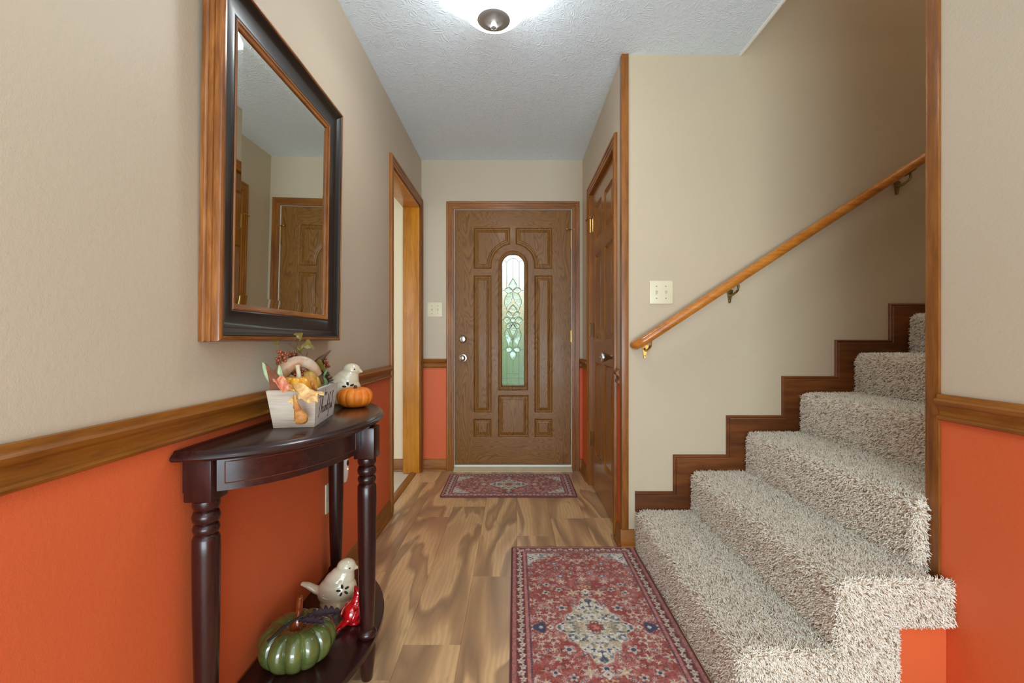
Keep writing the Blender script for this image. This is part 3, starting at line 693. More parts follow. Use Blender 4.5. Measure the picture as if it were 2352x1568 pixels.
def vnoise(x, y, seed, s):
    r = np.random.default_rng(seed).random((64, 64)); x = x*s; y = y*s
    xi = np.floor(x).astype(int); yi = np.floor(y).astype(int); fx = x-xi; fy = y-yi; fx = fx*fx*(3-2*fx); fy = fy*fy*(3-2*fy)
    g = lambda a, b: r[a % 64, b % 64]
    return (g(xi,yi)*(1-fx)+g(xi+1,yi)*fx)*(1-fy)+(g(xi,yi+1)*(1-fx)+g(xi+1,yi+1)*fx)*fy
def strands(segs, dens):
    """segs: list of (origin, edge_a, edge_b, normal, droop)"""
    P, N, Dr = [], [], []
    for o, a, b, n, dr, k in segs:
        o, a, b, n = map(np.array, (o, a, b, n)); area = np.linalg.norm(np.cross(a, b)); c = int(area*dens*k)
        if c < 1: continue
        r = rng.random((c, 2)); P.append(o+r[:,:1]*a+r[:,1:]*b); N.append(np.repeat(n[None], c, 0)); Dr.append(np.repeat(np.array(dr)[None], c, 0))
    P = np.concatenate(P); N = np.concatenate(N).astype(float); Dr = np.concatenate(Dr).astype(float); c = len(P)
    # combing: neighbouring tufts lean alike, in patches
    k1 = vnoise(P[:,0]+P[:,2], P[:,1], 3, 14)-0.5; k2 = vnoise(P[:,1], P[:,0]-P[:,2]+3, 4, 14)-0.5; k3 = vnoise(P[:,1]+P[:,2]*0.7, P[:,0]+5, 5, 45)-0.5
    lean = np.stack([k1+0.6*k3, k2-0.5*k3, k3*0.4], -1)*0.7
    rd = rng.normal(size=(c,3))
    dirv = N*0.95+Dr+lean+rd*0.42; dirv /= np.linalg.norm(dirv, axis=1)[:,None]
    Ln = rng.uniform(0.010, 0.018, c)[:,None]
    d2_ = dirv+rng.normal(size=(c,3))*0.55+Dr*0.8; d2_ /= np.linalg.norm(d2_, axis=1)[:,None]
    p0 = P-N*0.003; p1 = P+dirv*Ln*0.55; p2 = p1+d2_*Ln*0.5
    R = rng.uniform(0.00075, 0.00115, c)[:,None]
    def ring(p, d, r):
        u = np.cross(d, np.array([0.31,0.52,0.79])); u /= np.linalg.norm(u, axis=1)[:,None]+1e-9; v = np.cross(d, u)
        return [p+r*(u*math.cos(t)+v*math.sin(t)) for t in (0, 2.094, 4.189)]
    rings = ring(p0, dirv, R*0.9)+ring(p1, dirv+d2_, R*1.05)+ring(p2, d2_, R*0.8)
    V = np.stack(rings, 1).reshape(-1, 3)
    base_ = []
    for a in (0, 3):
        for j in range(3): base_.append([a+j, a+(j+1)%3, a+3+(j+1)%3, a+3+j])
    q = (np.array(base_)[None]+(np.arange(c)*9)[:,None,None]).reshape(-1, 4)
    t3 = (np.array([[6,7,8]])[None]+(np.arange(c)*9)[:,None,None]).reshape(-1, 3)
    tone = np.clip(0.55+rng.normal(size=c)*0.24, 0, 1); tone[rng.random(c) < 0.07] = 0.02
    tone = np.repeat(tone, 9)
    me = bpy.data.meshes.new('carpet_pile'); nv, nq, nt = len(V), len(q), len(t3)
    me.vertices.add(nv); me.vertices.foreach_set('co', V.astype(np.float32).ravel())
    me.loops.add(nq*4+nt*3); me.loops.foreach_set('vertex_index', np.concatenate([q.ravel(), t3.ravel()]).astype(np.int32))
    me.polygons.add(nq+nt); me.polygons.foreach_set('loop_start', np.concatenate([np.arange(nq)*4, nq*4+np.arange(nt)*3]).astype(np.int32))
    me.polygons.foreach_set('use_smooth', np.ones(nq+nt, bool))
    me.update(calc_edges=True)
    at = me.attributes.new('tone', 'FLOAT', 'POINT'); at.data.foreach_set('value', tone.astype(np.float32))
    return me
segs = []
def strip(P, y0, y1, k):
    for (a, b) in zip(P[:-1], P[1:]):
        dx, dz = b[0]-a[0], b[1]-a[1]; l = math.hypot(dx, dz)
        if l < 1e-6: continue
        n = (-dz/l, 0, dx/l); up = n[2]
        dr = (-0.05, 0, -0.45*(1-up)) if up < 0.9 else (-0.30, -0.05, 0)
        segs.append(((a[0]-X1, y0-YS, a[1]), (dx, 0, dz), (0, y1-y0, 0), n, dr, k))
for i in range(1, 8):
    P = ([(rx(i), 0.0 if i == 1 else tz(i-1))]+nose(rx(i), tz(i))+[(rx(i+1), tz(i))])
    k = 1.15 if i <= 3 else 0.95
    if i <= 2:
        Q = [(min(a, XN-0.004), b) for a, b in P]; strip(P, YN, YS-0.024, k); strip(Q, YC+0.004, YN, k)
    else: strip(P, YN-0.002, YS-0.024, k if i < 7 else 0.4)
# rolled edge and side band of the two lowest steps
def side(x0, x1, z0, z1):
    segs.append(((x0-X1, YC-YS, z0), (x1-x0, 0, 0), (0, 0, z1-z0), (0,-1,0), (0,-0.1,-0.45), 1.2))
side(rx(2)+0.01, xw-0.002, tz(2)-DR, tz(2)-0.006); side(rx(2)+0.004, rx(2)+BW, tz(1)-0.02, tz(2)-DR); side(rx(1)+0.01, rx(2)+BW, tz(1)-DR, tz(1)-0.006); side(rx(1)+0.004, rx(1)+BW, 0.01, tz(1)-DR)
def edge_tufts(p0, p1, n, dr=(0,-0.1,-0.2), k=1.5):
    n = Vector(n).normalized(); d = Vector(p1)-Vector(p0); b = d.normalized().cross(n)*0.016
    o_ = Vector(p0)-b*0.5-n*0.004; segs.append(((o_.x-X1, o_.y-YS, o_.z), tuple(d), tuple(b), tuple(n), dr, k))
for i_ in (1, 2):
    x_a, zt_ = rx(i_), tz(i_); x_b = rx(i_+1) if i_ == 1 else xw
    edge_tufts((x_a+0.012, YC, zt_), (x_b, YC, zt_), (0,-1,1)); edge_tufts((x_a, YC, 0.0 if i_ == 1 else tz(1)), (x_a, YC, zt_-0.01), (-1,-1,0))
    N_ = nose(x_a, zt_)
    for p_, q_ in zip(N_[:-1], N_[1:]): edge_tufts((p_[0], YC, p_[1]), (q_[0], YC, q_[1]), (-0.7,-1,0.7), k=2.5)
edge_tufts((rx(3), YN, tz(2)), (rx(3), YN, tz(3)-0.02), (-1,-1,0), k=2.5)
edge_tufts((rx(2)+BW, YC, tz(2)-DR), (xw, YC, tz(2)-DR), (0,-1,-0.8)); edge_tufts((rx(2)+BW, YC, tz(1)-DR), (rx(2)+BW, YC, tz(2)-DR), (1,-1,0))
segs.append(((rx(3)-X1, YN-YS-0.001, tz(2)), (XN-rx(3)-0.008, 0, 0), (0,0,RH), (0,-1,0), (0,0,-0.3), 1.0))
pile = link('carpet_pile', strands(segs, 82000), M['pile'], st); pile['kind'] = 'stuff'
MB().box((rx(3)-X1, YN-YS-0.001, tz(2)-0.002), (XN-X1-0.0085, YN-YS+0.004, tz(3)-0.01)).build('carpet_base', M['carpetbase'], st)

# stepped skirt board on the wall
zs = [0.279, 0.460, 0.654, 0.848, 1.027, 1.206]; xs = [0.782, 1.045, 1.319, 1.582, 1.849]
for k in range(3): xs.append(xs[-1]+RX); zs.append(zs[-1]+0.187)
P = [(0.5945, YS, zs[0])]
for i, x in enumerate(xs): P += [(x, YS, zs[i]), (x, YS, zs[i+1])]
P.append((P[-1][0]+0.2, YS, P[-1][2]))
m = MB(); m.sweep([(0,0),(0,0.008),(0.005,0.012),(0.009,0.0125),(0.012,0.010),(0.016,0.014),(0.080,0.015),(0.098,0.015),(0.098,0)], P, (0,-1,0), flip=True)
struct(m.build('trim_18', M['skirt'], angle=30))

# handrail
YR = YS-0.068
hr = thing('handrail', 'round honey-stained wooden handrail climbing the stair wall', 'handrail', (0.596, YS, 1.012))
def HP(x): return (x-0.596, YR-YS, (x-0.596)*0.6477)
m = MB(); e = Vector(HP(3.3)); s0 = Vector(HP(0.598))
m.tube([Vector((s0.x-0.006, -0.0003, s0.z-0.012)), Vector((s0.x-0.006, YR-YS+0.030, s0.z-0.012)), Vector((s0.x-0.002, YR-YS+0.006, s0.z-0.006)), s0+Vector((0.028,0,0.012)), s0+(e-s0)*0.3, s0+(e-s0)*0.6, e], 0.0225, 20)
m.build('rail', M['rail'], hr, angle=60)
for u_, mt in ((1489,'brass'), (1690,'brassdark'), (2086,'brassdark')):
    x = (u_-1182)/479.5-0.596; zb = x*0.6477; m = MB()
    m.prism([(x-0.018, zb-0.045), (x-0.010, zb-0.05), (x-0.002, zb-0.105), (x+0.004, zb-0.105), (x+0.016, zb-0.05), (x+0.018, zb-0.042), (x, zb-0.036)], 'y', -0.0105, -0.0004)
    m.tube(catmull([(x, -0.008, zb-0.062), (x+0.002, -0.035, zb-0.066), (x+0.010, YR-YS-0.002, zb-0.048), (x+0.014, YR-YS, zb-0.022)], 4), [0.008,0.0075,0.007,0.0065,0.006,0.006,0.0055,0.0055,0.0055,0.0055,0.0055,0.006,0.006], 10)
    d = Vector((1,0,0.6477)).normalized(); c = Vector((x+0.012, YR-YS, zb-0.019))
    m.tube([c-d*0.028, c+d*0.028], 0.0085, 8, flat=0.35, up=(-d.z,0,d.x))
    m.ell((x+0.001,-0.011,zb-0.092), (0.004,0.002,0.004), 8, 6)
    m.build('bracket', M[mt], hr, angle=35)

# ---------------------------------------------------------------- switches, outlet, air freshener
def switch(name, label, x0, z0, y):
    t = thing(name, label, 'light switch', (x0+0.0575, y, z0), 0, 'double switch plates')
    m = MB(); m.bbox((-0.0575,-0.006,0),(0.0575,-0.0003,0.1145),0.003); wp_ = m.build('wall_plate', M['ivory'], t, angle=30)
    for sx in (-0.023, 0.023):
        g = MB(); g.prism([(-0.0065,0.046),(-0.006,0.046),(-0.0145,0.066),(-0.017,0.063),(-0.0065,0.0505)], 'x', sx-0.0042, sx+0.0042)
        g.bbox((sx-0.0052,-0.0068,0.045),(sx+0.0052,-0.0052,0.069),0.0004)
        g.build('toggle', M['ivory'], t)
        for zz in (0.028, 0.087):
            MB().lathe([(0,-0.0072),(0.0024,-0.0070),(0.0030,-0.0060),(0,-0.0055)], (sx,0,zz), 10, 'y').build('screw', M['screw'], wp_)
switch('switch_plate', 'ivory double switch plate on the beige stair wall below the handrail', 0.666, 1.204, YS)
switch('switch_plate', 'ivory double switch plate on the front wall beside the entrance door', -0.684, 1.206, D)
t = thing('outlet_plate', 'ivory outlet cover on the coral wall, half hidden by the table leg', 'outlet', (XL, 1.792, 0.352))
m = MB(); m.bbox((0.0003,-0.035,0),(0.006,0.035,0.1145),0.003); m.build('wall_plate', M['ivory'], t, angle=30)
for zz in (0.038, 0.077):
    g = MB(); g.lathe([(0,0.0078),(0.015,0.0078),(0.0165,0.006)], (0,0,zz), 20, 'x'); g.build('socket', M['ivory'], t)
t = thing('air_freshener', 'white plug-in air freshener with a tiny orange light behind the table', 'air freshener', (XL, 1.91, 0.425))
m = MB(); m.lathe([(0,-0.066),(0.008,-0.064),(0.013,-0.045),(0.017,0.0),(0.013,0.045),(0.008,0.066),(0,0.068)], (0.0185,0,0.070), 18, 'z', 1.0, 1.5); m.build('housing', M['white'], t, smooth=True)
g = MB(); g.ell((0.0335,-0.002,0.085), (0.004,0.009,0.013), 12, 8); g.build('vent', M['black'], t, smooth=True)
e_ = NT('indicator_light'); e_.set((1,0.5,0.2), 0.4); e_.b.inputs['Emission Color'].default_value = (1,0.3,0.08,1); e_.b.inputs['Emission Strength'].default_value = 4; e_.n('ShaderNodeTexNoise')
g = MB(); g.ell((0.0345,-0.006,0.062), (0.003,0.0028,0.0028), 8, 6); g.build('indicator', e_.m, t, smooth=True)
MB().box((0.0004,-0.018,0.04),(0.012,0.018,0.10)).build('plug', M['white'], t)

# ---------------------------------------------------------------- ceiling fixture
t = thing('ceiling_light', 'flush ceiling light with frosted glass bowl and nickel cap', 'ceiling light', (FX, FY, H))
MB().lathe([(0,-0.0004),(0.145,-0.0004),(0.150,-0.006),(0.148,-0.018),(0.05,-0.022),(0,-0.022)], (0,0,0), 40).build('pan', M['nickel'], t, angle=40)
m = MB(); m.lathe([(0.198,-0.030),(0.196,-0.036),(0.182,-0.048),(0.160,-0.066),(0.142,-0.090),(0.128,-0.118),(0.110,-0.145),(0.092,-0.160),(0.070,-0.166),(0.0,-0.168),(0.0,-0.164),(0.070,-0.162),(0.090,-0.156),(0.107,-0.142),(0.124,-0.116),(0.138,-0.088),(0.157,-0.063),(0.180,-0.044),(0.194,-0.033),(0.198,-0.030)], (0,0,0), 56)
m.build('glass_bowl', M['bowl'], t, smooth=True)
m = MB(); m.lathe([(0.062,-0.167),(0.064,-0.170),(0.061,-0.173),(0.050,-0.176),(0.040,-0.175),(0.020,-0.180),(0.011,-0.183),(0.010,-0.190),(0.013,-0.193),(0.012,-0.199),(0.006,-0.203),(0,-0.203)], (0,0,0), 36); m.lathe([(0,-0.166),(0.062,-0.167)], (0,0,0), 36)
m.build('finial_cap', M['cap'], t, angle=35)

# ---------------------------------------------------------------- mirror on the left wall
MW, MH, MY, MZ = 0.735, 0.886, 1.052, 1.023
t = thing('wall_mirror', 'large rectangular mirror with black and wood frame on the left wall', 'mirror', (XL+0.0005, MY, MZ)); t.rotation_euler = (0, math.radians(0.8), 0)
def rectp(i): return [(0.0, i, i), (0.0, i, MH-i), (0.0, MW-i, MH-i), (0.0, MW-i, i)]
def ring_part(name, prof_, matv, math_):
    # four mitred bars in one ring, grain following each side
    m = MB(); m.sweep(prof_, rectp(0), (1,0,0), closed=True, flip=True); o = m.build(name, matv, t, angle=28)
    o.data.materials.append(math_)
    for p in o.data.polygons:
        c = p.center; dz = min(c.z, MH-c.z); dy = min(c.y, MW-c.y); p.material_index = 1 if dz < dy else 0
    return o
ring_part('outer_moulding', [(0,0),(-0.001,0.010),(0.001,0.013),(0.0045,0.015),(0.001,0.017),(0.0,0.022),(0.001,0.027),(0.0045,0.029),(0.001,0.031),(0.001,0.042),(0.003,0.047),(0.007,0.050),(0.012,0.0505),(0.0145,0.047),(0.0145,0)], M['mframez'], M['mframe'])
ring_part('black_cove', [(0.0147,0.002),(0.0147,0.0475),(0.0165,0.049),(0.019,0.0475),(0.0205,0.045),(0.024,0.0415),(0.030,0.0365),(0.038,0.0325),(0.048,0.030),(0.060,0.0285),(0.072,0.028),(0.076,0.0295),(0.079,0.0285),(0.079,0.002)], M['mblack'], M['mblack'])
ring_part('inner_lip', [(0.0792,0.002),(0.0792,0.029),(0.081,0.0315),(0.085,0.031),(0.087,0.028),(0.094,0.0255),(0.096,0.023),(0.096,0.002)], M['mframez'], M['mframe'])
g0 = 0.095; bw = 0.026
V = [(0.0205, a, b) for a, b in ((g0,g0),(MW-g0,g0),(MW-g0,MH-g0),(g0,MH-g0))]+[(0.0222, a, b) for a, b in ((g0+bw,g0+bw),(MW-g0-bw,g0+bw),(MW-g0-bw,MH-g0-bw),(g0+bw,MH-g0-bw))]+[(0.004, a, b) for a, b in ((g0,g0),(MW-g0,g0),(MW-g0,MH-g0),(g0,MH-g0))]
new_obj('mirror_glass', V, [(4,5,6,7),(0,1,5,4),(1,2,6,5),(2,3,7,6),(3,0,4,7),(11,10,9,8),(0,8,9,1),(1,9,10,2),(2,10,11,3),(3,11,8,0)], M['mirror'], t)

# ---------------------------------------------------------------- half-moon console table
TX, TY, TA, TB, TZ, SZ = -0.7255, 1.388, 0.432, 0.303, 0.790, 0.128
t = thing('console_table', 'dark espresso half-moon console table with turned legs against the coral wall', 'table', (TX, TY, 0))
def demi(a, b, n=48): return [(b*math.cos(th), a*math.sin(th)) for th in np.linspace(-math.pi/2, math.pi/2, n)]
def demi_loft(name, rings, mat, x0=0.0):
    # rings of (a, b, z): outline offset per level; straight back at x0
    n = 49; V, F = [], []
    for a, b, z in rings: V += [(x0+p[0], p[1], z) for p in demi(a, b, n)]
    for k in range(len(rings)-1):
        for i in range(n-1): F.append((k*n+i, k*n+i+1, (k+1)*n+i+1, (k+1)*n+i))
        F.append((k*n+n-1, k*n, (k+1)*n, (k+1)*n+n-1))
    F.append(tuple(range(n-1,-1,-1))); F.append(tuple((len(rings)-1)*n+i for i in range(n)))
    m = MB(); m.add(V, F); return m.build(name, mat, t, angle=40)
demi_loft('table_top', [(TA-0.014,TB-0.014,TZ-0.024),(TA-0.004,TB-0.004,TZ-0.022),(TA,TB,TZ-0.017),(TA-0.001,TB-0.001,TZ-0.012),(TA-0.006,TB-0.006,TZ-0.007),(TA-0.010,TB-0.010,TZ-0.005),(TA-0.012,TB-0.012,TZ-0.001),(TA-0.014,TB-0.014,TZ)], M['espresso'])
demi_loft('shelf', [(TA-0.008,TB-0.008,SZ-0.020),(TA,TB,SZ-0.018),(TA+0.001,TB+0.001,SZ-0.010),(TA,TB,SZ-0.002),(TA-0.006,TB-0.006,SZ)], M['espresso'])
# curved apron: shell between two half ellipses
n = 49; ao, bo = TA-0.038, TB-0.038; ai, bi = ao-0.016, bo-0.016; z0, z1 = TZ-0.098, TZ-0.0242
O, I = demi(ao, bo, n), demi(ai, bi, n); V = [(p[0], p[1], z) for z in (z0, z1) for p in O]+[(p[0], p[1], z) for z in (z0, z1) for p in I]
F = []
for i in range(n-1): F += [(i,i+1,n+i+1,n+i),(2*n+i+1,2*n+i,3*n+i,3*n+i+1),(i,2*n+i,2*n+i+1,i+1),(n+i,n+i+1,3*n+i+1,3*n+i)]
F += [(0,n,3*n,2*n),(n-1,2*n+n-1,4*n-1,2*n-1)]
m = MB(); m.add(V, F); m.box((0.002,-ai,z0),(0.018,ai,z1)); m.build('apron', M['espresso'], t, angle=40)
# thin inlay line round the apron
M['inlay'] = plain('light_inlay_line', (92,48,34), 0.4)
def arcp(th, z): return Vector(((bo+0.0006)*math.cos(th), (ao+0.0006)*math.sin(th), z))
for (ta, tb) in ((-1.26, -0.16), (0.16, 1.26)):
    ths = np.linspace(ta, tb, 26); zl, zh = z0+0.016, z1-0.010
    P = [arcp(a, zl) for a in ths]+[arcp(tb, zh)]+[arcp(a, zh) for a in ths[::-1]]+[arcp(ta, zl)]
    MB().tube(P, 0.0011, 5).build('inlay_line', M['inlay'], t)
LP = [(0.026,0.100),(0.0275,0.094),(0.026,0.084),(0.019,0.081)]
def leg(x, y):
    m = MB(); s_ = 0.0305
    m.bbox((x-s_, y-s_, TZ-0.118), (x+s_, y+s_, TZ-0.0243), 0.004)
    zt = TZ-0.118
    pr = [(0.0,zt+0.004),(0.021,zt+0.003),(0.0265,zt-0.002),(0.0275,zt-0.012),(0.0245,zt-0.021),(0.0205,zt-0.024),(0.025,zt-0.027),(0.0282,zt-0.037),(0.0262,zt-0.048),(0.0205,zt-0.053),(0.0245,zt-0.056),(0.0272,zt-0.064),(0.025,zt-0.073),(0.0215,zt-0.077),(0.0245,zt-0.080),(0.0275,zt-0.087),(0.0280,zt-0.12),(0.0270,zt-0.25),(0.0240,zt-0.40),(0.0205,SZ+0.034),(0.0195,SZ+0.028),(0.0240,SZ+0.025),(0.0285,SZ+0.017),(0.0285,SZ+0.010),(0.0240,SZ+0.003),(0.022,SZ+0.0003),(0.0,SZ+0.0003)]
    m.lathe(pr, (x,y,0), 28)
    m.lathe([(0.0,SZ-0.0205),(0.024,SZ-0.0205),(0.0265,SZ-0.028),(0.0255,SZ-0.04),(0.0165,0.004),(0.0145,0.0008),(0,0.0006)], (x,y,0), 24)
    return m.build('leg', M['espresso_z'], t, angle=40)
M['espresso_z'] = wood('espresso_wood_legs', (26,10,9), (42,17,15), (60,27,22), 'z', 1.0, 0.27, 0.35)
leg(0.036, 1.018-TY); leg(0.036, 1.758-TY); leg(-0.447-TX, 1.378-TY)

# ---------------------------------------------------------------- things on and in the table
def pumpkin_mb(R, Hh, ribs, depth, n=96, m_=30, sq=1.0, dimple=0.35, off=0.0, lump=0.0):
    V, F = [], []
    for j in range(m_+1):
        ph = math.pi*j/m_; sn, cs = math.sin(ph), -math.cos(ph)
        for i in range(n):
            th = 2*math.pi*i/n+off; rb = abs(math.cos(th*ribs/2)); g = 1-depth*(1-rb**0.55)*(sn**0.5)
            r = R*(abs(sn)**0.78)*g*(1+lump*math.sin(th*2+1)); z = Hh/2*(cs*(1-dimple*(1-sn)**2.2*(1.0 if cs > 0 else 0.6)))*(0.5+0.5*g if cs > 0 else 1)
            V.append((r*math.cos(th), r*math.sin(th), z+Hh/2))
    for j in range(m_):
        for i in range(n): F.append((j*n+i, j*n+(i+1)%n, (j+1)*n+(i+1)%n, (j+1)*n+i))
    zmin = min(v[2] for v in V); V = [(a,b,c-zmin) for a,b,c in V]
    m = MB(); m.add(V, F); return m
def fruitmat(name, a, b, rough=0.4, coat=0.2, scale=14, groove=None):
    t = NT(name); n = t.noise(t.coord(), scale, 4, 0.6, 0.8)
    t.bump(t.noise(t.coord(), 160, 2), 0.12, 0.001)
    return t.set(t.ramp(n, [(0.3, lin(a)), (0.7, lin(b))]), rough, coat=coat)
M['orange'] = fruitmat('flocked_orange', (214,104,16), (238,138,34), 0.55, 0.05, 30)
M['greenglaze'] = fruitmat('green_ceramic_glaze', (58,66,30), (102,114,58), 0.16, 0.8, 10)
M['amber'] = plain('amber_stem', (112,48,12), 0.2, 0.25, 30, coat=0.8)
M['stemgrey'] = plain('grey_stem', (190,176,150), 0.5, 0.2, 60)
M['stembrown'] = plain('brown_stem', (84,52,30), 0.6, 0.3, 60)
M['yellow'] = fruitmat('yellow_pumpkin_skin', (222,142,20), (240,176,44), 0.28, 0.4, 20)
M['gourdyg'] = fruitmat('yellow_green_gourd_skin', (150,140,66), (226,180,80), 0.35, 0.3, 24)
M['tangourd'] = fruitmat('tan_gourd_skin', (168,112,58), (190,184,170), 0.4, 0.2, 12)
M['husk'] = fruitmat('dried_husk', (176,108,40), (236,204,140), 0.6, 0.0, 26)
M['huskdark'] = fruitmat('curled_dried_leaf', (150,74,26), (206,150,70), 0.6, 0.0, 30)
M['redleaf'] = fruitmat('red_autumn_leaf', (190,54,28), (232,186,146), 0.55, 0.0, 22)
M['berry'] = fruitmat('rust_berry_skin', (88,30,20), (168,80,38), 0.22, 0.5, 60)
M['ivyleaf'] = fruitmat('olive_ivy_leaf', (84,76,24), (138,116,44), 0.5, 0.05, 40)
M['paleleaf'] = fruitmat('pale_green_leaf', (140,160,118), (176,188,140), 0.5, 0.05, 40)
M['cone'] = fruitmat('pine_cone_scale', (52,34,22), (96,66,42), 0.7, 0.0, 60)
M['bark2'] = fruitmat('brown_bark_panel', (104,52,24), (134,74,36), 0.7, 0.0, 40)
M['greengourd'] = fruitmat('green_gourd_skin', (54,98,52), (120,160,110), 0.25, 0.4, 24)
M['purpleleaf'] = plain('dark_purple_leaf', (58,42,50), 0.7, 0.2, 60)
M['cord'] = plain('dark_wire', (24,22,22), 0.5)
M['planter'] = wood('whitewashed_wood', (150,128,108), (196,178,158), (214,200,184), 'x', 1.4, 0.75, 0.0)
M['ink'] = plain('dark_ink', (62,50,48), 0.7)

# pumpkin on the table
pr = thing('pumpkin', 'small orange ribbed pumpkin on the table top, in front of the white bird', 'pumpkin', (-0.565, 1.612, TZ+0.0005))
pumpkin_mb(0.061, 0.080, 12, 0.07).build('body', M['orange'], pr, smooth=True)
MB().tube([(0,0,0.060),(0.001,0,0.070),(0.002,0,0.075)], [0.007,0.006,0.005], 10).build('stem', M['stembrown'], pr, smooth=True)
# green ceramic pumpkin on the lower shelf
pr = thing('pumpkin', 'glossy dark green ceramic pumpkin with amber stem on the lower shelf', 'pumpkin', (-0.612, 1.285, SZ+0.0005), 0.3)
pumpkin_mb(0.102, 0.128, 12, 0.13, 120, 36, 1, 0.5).build('body', M['greenglaze'], pr, smooth=True)
MB().tube(catmull([(0.0,0,0.092),(0.0,0,0.110),(0.004,-0.002,0.140),(0.006,-0.004,0.168),(0.008,-0.006,0.176)], 4), [0.026,0.022,0.017,0.014,0.012,0.011,0.0105,0.010,0.0095,0.009,0.0088,0.0085,0.008,0.0078,0.0075,0.007,0.005], 14).build('stem', M['amber'], pr, smooth=True)
# purple leaf pinned to its top
def leaf_mb(L_, W_, lobes=5, curl=0.25, seed=1, serr=0.25, n=22):
    rr = random.Random(seed); V, F = [], []
    for i in range(n+1):
        s_ = i/n; wdt = W_*(math.sin(math.pi*min(1, s_*0.97+0.02))**0.8)*(1+serr*math.sin(s_*lobes*2*math.pi))
        zc = curl*L_*(math.sin(s_*2.2)-0.2)*0.5
        for k, f in enumerate((-1,-0.5,0,0.5,1)):
            V.append((s_*L_, wdt*f, zc+abs(f)*wdt*0.35+rr.uniform(-1,1)*W_*0.04))
    for i in range(n):
        for k in range(4): F.append((i*5+k, i*5+k+1, (i+1)*5+k+1, (i+1)*5+k))
    m = MB(); m.add(V, F); return m
def solid(o, th=0.0006):
    s_ = o.modifiers.new('solid', 'SOLIDIFY'); s_.thickness = th; return o
lf = leaf_mb(0.108, 0.020, 7, 0.12, 3, 0.4).build('leaf', M['purpleleaf'], pr, smooth=True, fix=False); solid(lf); lf.location = (0.010,-0.030,0.122); lf.rotation_euler = (0.15, 0.02, 0.10)
lf = leaf_mb(0.075, 0.016, 5, 0.10, 4, 0.35).build('leaf', M['purpleleaf'], pr, smooth=True, fix=False); solid(lf); lf.location = (0.006,-0.034,0.124); lf.rotation_euler = (0.1, 0.1, -0.35)
MB().tube([(-0.060,-0.085,0.112),(-0.03,-0.06,0.126),(0.0,-0.034,0.130),(0.016,-0.026,0.131)], 0.0035, 8).build('leaf_stalk', M['cord'], pr, smooth=True)

# white ceramic birds
def bird_glaze():
    t = NT('cream_crackle_glaze'); v = t.coord(); n = t.noise(v, 9, 3)
    sep = t.n('ShaderNodeSeparateXYZ'); t.l(v, sep.inputs[0]); low = t.math('SUBTRACT', 0.085, sep.outputs['Z']); f = t.math('ADD', t.math('MULTIPLY', low, 6.0), t.math('SUBTRACT', n, 0.45))
    return t.set(t.ramp(f, [(0.15, lin((218,208,180))), (0.62, lin((196,164,116)))]), 0.13, coat=0.7, coat_rough=0.05)
M['birdglaze'] = bird_glaze()
M['hole'] = plain('pierced_opening', (52,36,22), 0.8)
def ceramic_bird(label, loc, rz, tail=True):
    b = thing('ceramic_bird', label, 'figurine', loc, rz, 'cream ceramic birds')
    ry = lambda a: Matrix.Rotation(a, 3, 'Y')
    m = MB()
    m.ell((0.000,0,0.052), (0.060,0.043,0.053), 24, 16, ry(-0.45)); m.ell((0.012,0,0.088), (0.040,0.034,0.046), 20, 14, ry(0.25))
    m.ell((0.028,0,0.130), (0.029,0.027,0.027), 20, 14); m.ell((0.021,0,0.108), (0.031,0.029,0.032), 16, 12); m.ell((0.002,0,0.080), (0.045,0.037,0.040), 18, 12, ry(-0.7))
    m.tube([(0.048,0,0.127),(0.060,0,0.123),(0.065,0,0.121)], [0.011,0.006,0.002], 10)
    m.tube([(-0.035,0,0.050),(-0.062,0,0.058),(-0.085,0,0.075),(-0.105,0,0.083)], [0.026,0.019,0.015,0.009], 12, flat=0.6)
    m.lathe([(0,0.0),(0.040,0.0),(0.043,0.006),(0.040,0.03),(0,0.04)], (-0.002,0,0.0), 26, 'z', 1.15, 0.95)
    o = mod_remesh(m.build('body', M['birdglaze'], b), 0.0028, 6)
    for sy in (-1, 1):
        e = MB(); e.ell((0.042, sy*0.0225, 0.134), (0.0028,0.0022,0.0028), 10, 8); e.build('eye', M['hole'], b, smooth=True)
        # five petal-shaped openings and a curled stalk on the wing
        for k in range(5):
            a = k*2*math.pi/5+0.5; c = Vector((0.025+0.0125*math.cos(a), 0, 0.068+0.0125*math.sin(a)))
            yy = sy*(0.0405*math.sqrt(max(0.05, 1-((c.x-0.004)/0.062)**2-((c.z-0.058)/0.062)**2))+0.0005)
            e = MB(); e.ell((c.x, yy, c.z), (0.0072,0.0030,0.0038), 12, 8, Matrix.Rotation(-a, 3, 'Y')); e.build('petal_opening', M['hole'], b, smooth=True)
        w_ = MB(); w_.tube(catmull([(0.008, sy*0.0405, 0.056),(-0.008, sy*0.0405, 0.046),(-0.024, sy*0.0385, 0.044),(-0.034, sy*0.0355, 0.050),(-0.030, sy*0.037, 0.056)], 4), 0.0016, 6); w_.build('wing_scroll', M['birdglaze'], b, smooth=True)
    return b
bd = ceramic_bird('cream ceramic bird on the lower shelf beside the red cardinal', (-0.603, 1.545, SZ+0.0005), 0.15); bd.scale = (1.10,1.06,0.98)
bd = ceramic_bird('cream ceramic bird on the table top behind the orange pumpkin', (-0.642, 1.700, TZ+0.0005), 0.15); bd.scale = (1.12,1.08,0.95)

